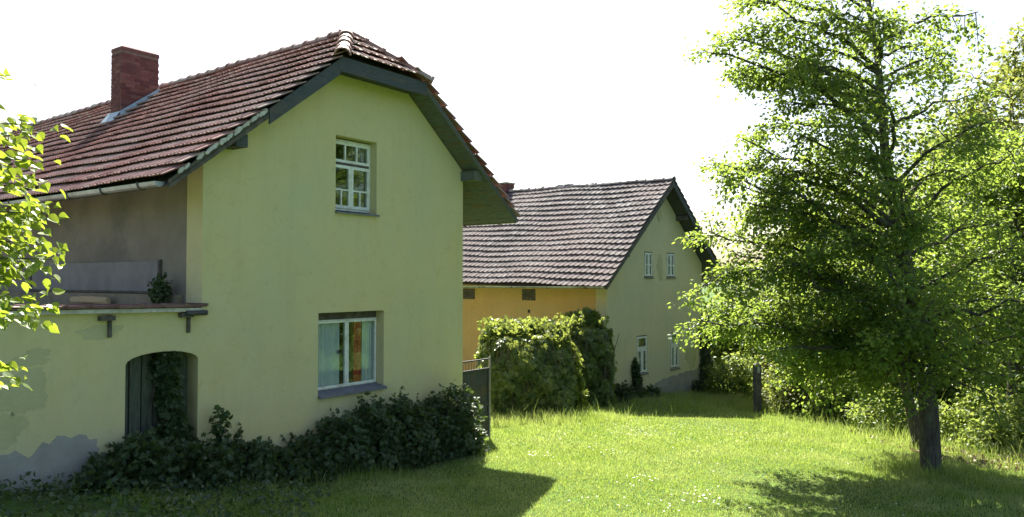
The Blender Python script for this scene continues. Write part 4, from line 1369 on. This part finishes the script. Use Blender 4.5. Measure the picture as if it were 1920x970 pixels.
edge_bush('shaded bush low at the frame edge right of the linden', 1895, 17.5, [(0, .4, .35, .8, .7, .6), (.7, .8, .7, .9, .8, .9)], 4400, .1, M['leaf_bush'], 77)
edge_bush('tall sunlit bush behind the yellowish bramble', 1500, 28, [(0, 0, 1.2, 1.4, 1, 1.4), (1.5, .3, 1.1, 1.3, 1, 1.4)], 4600, .14, M['leaf_yellow'], 78)

# dark wooden post
pw_ = empty('wooden_post', (at(1418, 24.8), 24.8, gz(at(1418, 24.8), 24.8)), R(12))
tag(pw_, 'dark weathered wooden post standing among the bushes', 'post')
MB().box(-.1, .1, -.09, .09, -.3, 1.55).add([(-.1, -.09, 1.55), (.1, -.09, 1.55), (.1, .09, 1.55), (-.1, .09, 1.55), (0, 0, 1.64)], [(0, 1, 4), (1, 2, 4), (2, 3, 4), (3, 0, 4)]).build('shaft', M['timber_dark'], pw_)
MB().box(-.045, .045, -.1, -.091, 1.3, 1.5).build('plate', M['zinc'], pw_)

# near linden branches at the edge of the frame: trunk beside the frame, single leaves
nt = empty('linden_tree', (-5.2, 5.0, gz(-5.2, 5.0)))
tag(nt, 'close sunlit linden branches reaching in past the roof eave', 'tree')
nb = np.array(nt.location)
wood = MB()
tr = [np.array((-5.2, 5.0, gz(-5.2, 5.0) - .1)), np.array((-5.15, 5.0, 2.6)), np.array((-5.1, 5.05, 4.2)), np.array((-5.1, 5.0, 6.2)), np.array((-5.05, 5.0, 8.0))]
wood.tube([tuple(p - nb) for p in tr], [.2, .15, .12, .09, .03], 12)
leaf_me = []
for k in range(3):
    tv, tf = LEAF_HEART
    v = np.array(tv) * np.array((1 + .1 * k, 1, 1 + k * .8))
    me = bpy.data.meshes.new('leaf'); me.from_pydata([tuple(q) for q in v], [], tf); me.materials.append(M['leaf_near']); me.update()
    leaf_me.append(me)
near_single, near_rest = [], []
near_tips = [(35, 140, 4.9, 5), (95, 232, 4.8, 10), (60, 262, 5.2, 12), (78, 300, 5.0, 16), (70, 345, 5.1, 18), (100, 400, 4.9, 22), (122, 487, 4.8, 26), (90, 455, 5.1, 22), (60, 425, 5.3, 18), (55, 520, 5.0, 16), (108, 580, 4.8, 16), (40, 600, 5.1, 14), (45, 705, 4.9, 18), (20, 725, 5.2, 8), (20, 470, 5.2, 16), (15, 330, 5.3, 16), (25, 545, 5.3, 12), (30, 385, 4.9, 16)]
for (u, v, d, n) in near_tips:
    tip = np.array(px(u - 22, v, d))
    p0 = trunk_at(tr, max(2.7, tip[2] - .3))
    pts = bez(p0, (p0 + tip) / 2 + np.array((0, 0, .22)), tip, 8)
    wood.tube([tuple(p - nb) for p in pts], [.02, .017, .014, .012, .009, .007, .005, .002], 5, False)
    for j in range(n * 5):
        t = 1 - .34 * (j / (n * 5)) ** 1.1
        i = min(6, int(t * 7)); fr = t * 7 - i
        c = pts[i] * (1 - fr) + pts[i + 1] * fr + rng.normal(size=3) * np.array((.06, .09, .055))
        dr = norm(np.array((.7, rng.normal() * .7, -.35 + rng.normal() * .4)))
        nm = norm(np.array((rng.normal() * .5, rng.normal() * .5 - .3, 1)))
        s_ = norm(np.cross(dr, nm)); nm = np.cross(s_, dr)
        sc = rng.uniform(.04, .072)
        m = basis(c - nb, s_ * sc, dr * sc, nm * sc)
        (near_single if j % 5 == 0 and len(near_single) < 298 else near_rest).append((j % 4 % 3, m))
wood.build('trunk', M['bark'], nt, True)
for k, m in near_single:
    instance(leaf_me[k], 'leaf', nt, m)
tag(join_instances('leaves', leaf_me[1], [m for _, m in near_rest], M['leaf_near'], nt), kind='stuff')

# ------------------------------------------------------------------ grass and flowers
def in_house(x_, y_):
    out = np.zeros(len(x_), bool)
    for mat, x0, x1, y0, y1 in ((H1M, -8.6, XR, 0, 16), (H2M, 0, W2, 0, Y2)):
        im = np.array(mat.inverted())
        lx = im[0, 0] * x_ + im[0, 1] * y_ + im[0, 3]; ly = im[1, 0] * x_ + im[1, 1] * y_ + im[1, 3]
        out |= (lx > x0) & (lx < x1) & (ly > y0) & (ly < y1)
    return out


def lowfreq(x_, y_):
    return .5 + .25 * np.sin(x_ * .9 + 1.3 * np.sin(y_ * .5)) + .25 * np.sin(y_ * .8 + 1.7 * np.sin(x_ * .6))


def blades(x_, y_, h, w_, r):
    n = len(x_)
    z = ground_z(x_, y_) - .005
    a = r.uniform(0, 6.28, n)
    sd = np.stack([np.cos(a), np.sin(a), np.zeros(n)], 1) * w_[:, None] * .5
    b = r.uniform(0, 6.28, n)
    ln_ = r.uniform(.15, .7, n) * h
    tipo = np.stack([np.cos(b) * ln_, np.sin(b) * ln_, h * (1 - .15 * (ln_ / h))], 1)
    p = np.stack([x_, y_, z], 1)
    mid_ = p + tipo * np.array((.35, .35, .58))
    V = np.stack([p - sd, p + sd, mid_ + sd * .75, mid_ - sd * .75, p + tipo], 1)
    o = np.arange(n)[:, None] * 5
    L = (o + np.array([0, 1, 2, 3, 3, 2, 4])[None]).ravel()
    return V.reshape(-1, 3), L, np.tile(np.array([4, 3]), n)


Vs, Ls, Sz = [], [], []
off = 0
def add_blades(n, x0, x1, y0, y1, hm, hs, wm, seed, cond=None, soft=False):
    global off
    r = np.random.default_rng(seed)
    x_ = r.uniform(x0, x1, n); y_ = r.uniform(y0, y1, n)
    if soft:
        x_ = r.normal((x0 + x1) / 2, (x1 - x0) / 3.2, n); y_ = r.normal((y0 + y1) / 2, (y1 - y0) / 3.2, n)
    u = 960 + 1450 * x_ / y_
    ok = ~in_house(x_, y_) & (u > -160) & (u < 2080)
    if cond is not None:
        ok &= cond(x_, y_)
    x_, y_ = x_[ok], y_[ok]
    h = hm * (.6 + .8 * lowfreq(x_, y_)) * np.exp(r.normal(0, hs, len(x_)))
    V, L, S = blades(x_, y_, h, np.full(len(x_), wm) * r.uniform(.7, 1.3, len(x_)), r)
    Vs.append(V); Ls.append(L + off); Sz.append(S); off += len(V)

add_blades(240000, -5, 11, 9.5, 16.5, .042, .35, .01, 101)
add_blades(190000, -3, 14, 16.5, 25, .045, .35, .013, 102)
add_blades(60000, 2, 22, 25, 36, .12, .3, .018, 103)
# longer fringe at the crest before the ivy, round the tree and along the walls
add_blades(9000, -1.2, 2.6, 19.2, 20.9, .15, .45, .009, 104, None, True)
add_blades(2500, 7.2, 8.4, 14.0, 15.2, .15, .45, .008, 105, None, True)
add_blades(9000, -6.5, -.5, 8.2, 14, .2, .35, .008, 106, lambda a, b: b > 9.2 - (a + 6.3) * -.9)
add_blades(9000, 2.5, 9.5, 23.3, 29, .15, .45, .012, 107, None, True)
add_blades(12000, 8, 16, 14.5, 22, .2, .45, .01, 108, None, True)
tag(np_mesh('grass', np.concatenate(Vs), np.concatenate(Ls), np.concatenate(Sz), M['grass']), 'short sunlit lawn grass around the houses', 'grass', None, 'stuff')

r = np.random.default_rng(77)
cl = [(at(u, d), d, s, n) for u, d, s, n in ((1190, 17.6, .3, 18), (1150, 15.5, .18, 8), (1195, 13.3, .22, 16), (1320, 12.2, .3, 30), (1000, 15.5, .22, 14), (1280, 18.5, .9, 22), (1400, 17.5, .9, 18), (1240, 12.0, .35, 10), (1050, 17, .6, 12), (1100, 12.1, .2, 4), (1500, 17, 1.4, 20), (1150, 19.4, 1.2, 34), (1650, 12.6, .9, 8), (1300, 15, 2.0, 22))]
fx = np.concatenate([r.normal(a, s, n) for a, b, s, n in cl]); fy_ = np.concatenate([r.normal(b, s * .8, n) for a, b, s, n in cl])
hz_ = ground_z(fx, fy_) + r.uniform(.06, .12, len(fx))
pp = np.stack([fx, fy_, hz_], 1)
P5 = np.repeat(pp, 6, 0); an = np.tile(np.arange(6) * 1.047, len(pp))
leaves('daisies', P5, np.stack([np.cos(an), np.sin(an), np.full(len(an), .15)], 1), np.tile(np.array((0., 0, 1)), (len(P5), 1)), .017, LEAF_DIAMOND, M['daisy'])
tag(bpy.data.objects['daisies'], 'small white daisies scattered in the sunny lawn', 'daisies', None, 'stuff')

# weeds in the shade at the foot of the stained wall
wx, wy = r.uniform(-7, -2.6, 2600), r.uniform(7.9, 11.5, 2600)
ok = ~in_house(wx, wy)
wx, wy = wx[ok], wy[ok]
wp = np.stack([wx, wy, ground_z(wx, wy) + r.uniform(0, .22, len(wx))], 1)
tag(leaves('weeds', wp, norm(r.normal(size=wp.shape) + np.array((0, 0, .3))), norm(r.normal(size=wp.shape) * .5 + np.array((0, 0, 1))), .08 * r.uniform(.5, 1.2, len(wp)), LEAF_SIMPLE, M['leaf_creeper']), 'low dark weeds at the foot of the stained wall', 'weeds', None, 'stuff')
# leaf litter under the bushes
lx, ly = r.uniform(8.5, 14, 2200), r.uniform(15.5, 20, 2200)
lp = np.stack([lx, ly, ground_z(lx, ly) + .02], 1)
tag(leaves('leaf_litter', lp, norm(r.normal(size=lp.shape)), norm(r.normal(size=lp.shape) * .4 + np.array((0, 0, 1))), .1 * r.uniform(.5, 1.2, len(lp)), LEAF_SIMPLE, M['leaf_dry']), 'brown leaf litter under the bushes right of the linden', 'leaf litter', None, 'stuff')
